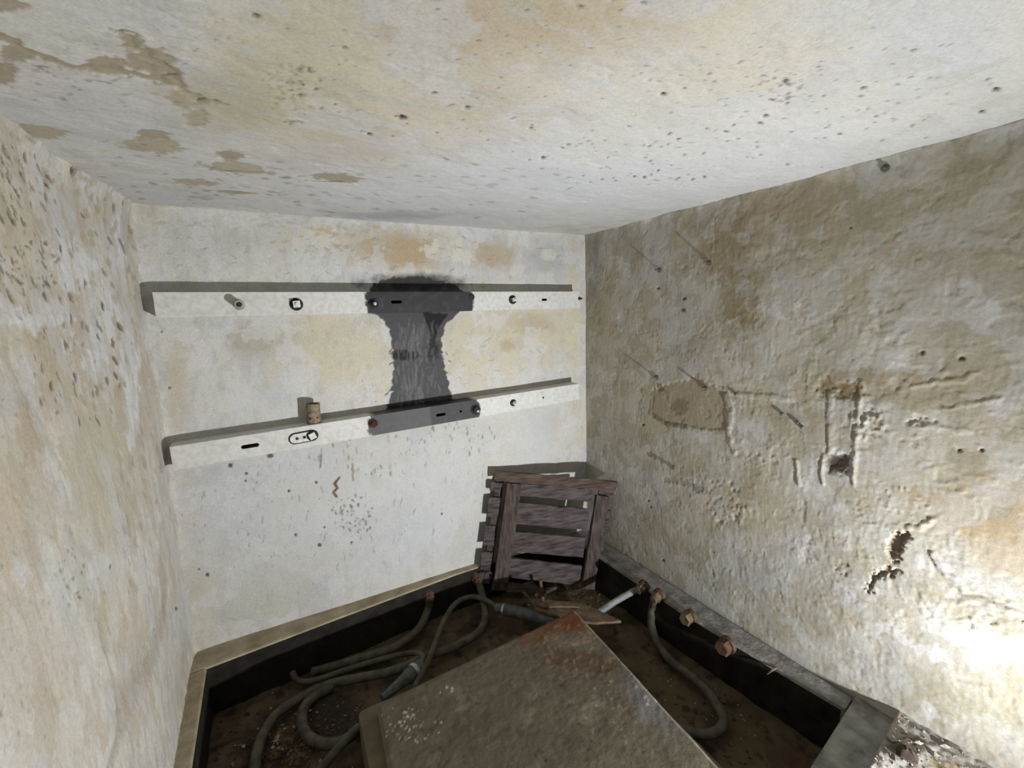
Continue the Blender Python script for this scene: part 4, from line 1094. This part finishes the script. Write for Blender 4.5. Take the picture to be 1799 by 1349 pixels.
# ---------------------------------------------------------------- rubble and debris
def chip_mesh(b, p, s, rr):
    dirs = [(1, 0, 0), (0, 1, 0), (-1, 0, 0), (0, -1, 0), (0, 0, 1), (0, 0, -1)]
    a = rr.uniform(0, 6.28); c_, s_ = math.cos(a), math.sin(a)
    sx, sy, sz = s * rr.uniform(.6, 1.3), s * rr.uniform(.5, 1.0), s * rr.uniform(.3, .7)
    vs = []
    for x, y, z in dirs:
        x, y, z = x * sx * rr.uniform(.7, 1.2), y * sy * rr.uniform(.7, 1.2), z * sz * rr.uniform(.7, 1.2)
        k = rr.uniform(-.3, .3) * s
        vs.append((p[0] + c_ * x - s_ * y + k * .5, p[1] + s_ * x + c_ * y, p[2] + z + k * .3))
    b.add(vs, [(0, 1, 4), (1, 2, 4), (2, 3, 4), (3, 0, 4), (1, 0, 5), (2, 1, 5), (3, 2, 5), (0, 3, 5)])


def surf_z(sf, x, y):
    i = min(max(np.searchsorted(sf.us, x), 0), len(sf.us) - 1); j = min(max(np.searchsorted(sf.vs, y), 0), len(sf.vs) - 1)
    return sf.O[2] + sf.h[j, i]


rr = random.Random(21)
b = MB()
for cx, cy, sx, sy, n, s0, s1 in ((505, 1305, 45, 32, 520, .003, .011), (590, 1250, 45, 30, 160, .002, .006), (420, 1250, 50, 50, 200, .002, .008), (640, 1170, 60, 20, 60, .002, .006), (690, 1150, 50, 25, 80, .002, .006), (1300, 1250, 60, 45, 220, .002, .008), (1200, 1180, 50, 50, 110, .002, .006), (990, 1050, 60, 18, 120, .003, .009), (900, 1110, 60, 20, 60, .002, .005)):
    for _ in range(n):
        p = hx(rr.gauss(cx, sx), rr.gauss(cy, sy), -.165)
        if not (-1.67 < p[0] < -.14 and -1.25 < p[1] < -.10): continue
        if -1.29 < p[0] < -.45 and p[1] < -.49: continue
        s = rr.uniform(s0, s1)
        chip_mesh(b, (p[0], p[1], surf_z(pf, p[0], p[1]) + s * .25), s, rr)
tag(b.build('pit_debris', M_DEBRIS), 'dark crumbs of dirt and flaked paint strewn over the pit bottom', 'debris', kind='stuff')
b = MB()
for _ in range(900):
    p = (rr.uniform(-.42, -.01), rr.uniform(-1.72, -1.37))
    if p[1] > near(p[0]) - .10: continue
    s = rr.uniform(.0015, .0045)
    chip_mesh(b, (p[0], p[1], surf_z(fl, p[0], p[1]) + s * .2), s, rr)
tag(b.build('floor_gravel', M_STONE), 'pale gravel crumbs on the lit floor by the right wall', 'gravel', kind='stuff')
for px, py, s in ((1548, 1290, .011), (1566, 1312, .012), (1590, 1295, .010), (1612, 1318, .013), (1640, 1335, .012), (1540, 1325, .012), (1572, 1342, .010), (1660, 1322, .011), (1622, 1296, .009)):
    p = hx(px, py, .02); b = MB(); chip_mesh(b, (p[0], p[1], surf_z(fl, p[0], p[1]) + s * .3), s, rr)
    tag(b.build('rubble_stone', M_STONE), 'pale stone among the gravel on the floor at lower right', 'stone', 'stones in the gravel at lower right')
p = hx(1592, 1338, .02); b = MB(); b.lathe((p[0], p[1], surf_z(fl, p[0], p[1]) - .004), (0, 0, 1), [(.016, 0), (.024, .006), (.021, .014), (.010, .020), (.0, .021)], 9)
for i in range(len(b.v)): b.v[i] = tuple(c_ + rr.uniform(-.003, .003) for c_ in b.v[i])
tag(b.build('earth_clod', M_BROWN, None, True), 'brown clod of earth on the gravel at the bottom edge', 'clod')

# ---------------------------------------------------------------- the lamp that lights the room, standing on the floor outside the frame
lp = empty('work_lamp', (LAMP_POS[0], LAMP_POS[1], .034), 'small black work lamp standing on the floor by the right wall', 'lamp')
P_ = np.array(LAMP_POS); D_ = np.array(LAMP_DIR)
b = MB(); b.lathe(P_ - D_ * .004, -D_, [(.036, -.001), (.038, .002), (.038, .02), (.026, .05), (.018, .055)], 24); b.build('housing', M_BLACK, lp, True)
M_LENS, t_, bs_ = nt('lamp_lens'); bs_.inputs['Emission Color'].default_value = (1, .98, .95, 1); bs_.inputs['Emission Strength'].default_value = 4.0
b = MB(); b.lathe(P_ - D_ * .0035, D_, [(.034, 0), (.034, .0012)], 24); b.build('lens', M_LENS, lp)
b = MB(); b.tube([(P_ - D_ * .045), np.array((P_[0] + .012, P_[1] - .03, .07)), np.array((P_[0] + .005, P_[1] - .02, .040))], .007, 8, 5); b.build('stem', M_BLACK, lp, True)
b = MB(); b.lathe((P_[0] + .005, P_[1] - .02, .028), (0, 0, 1), [(.05, 0), (.05, .01), (.045, .014), (.012, .016)], 24); b.build('base', M_BLACK, lp, True)
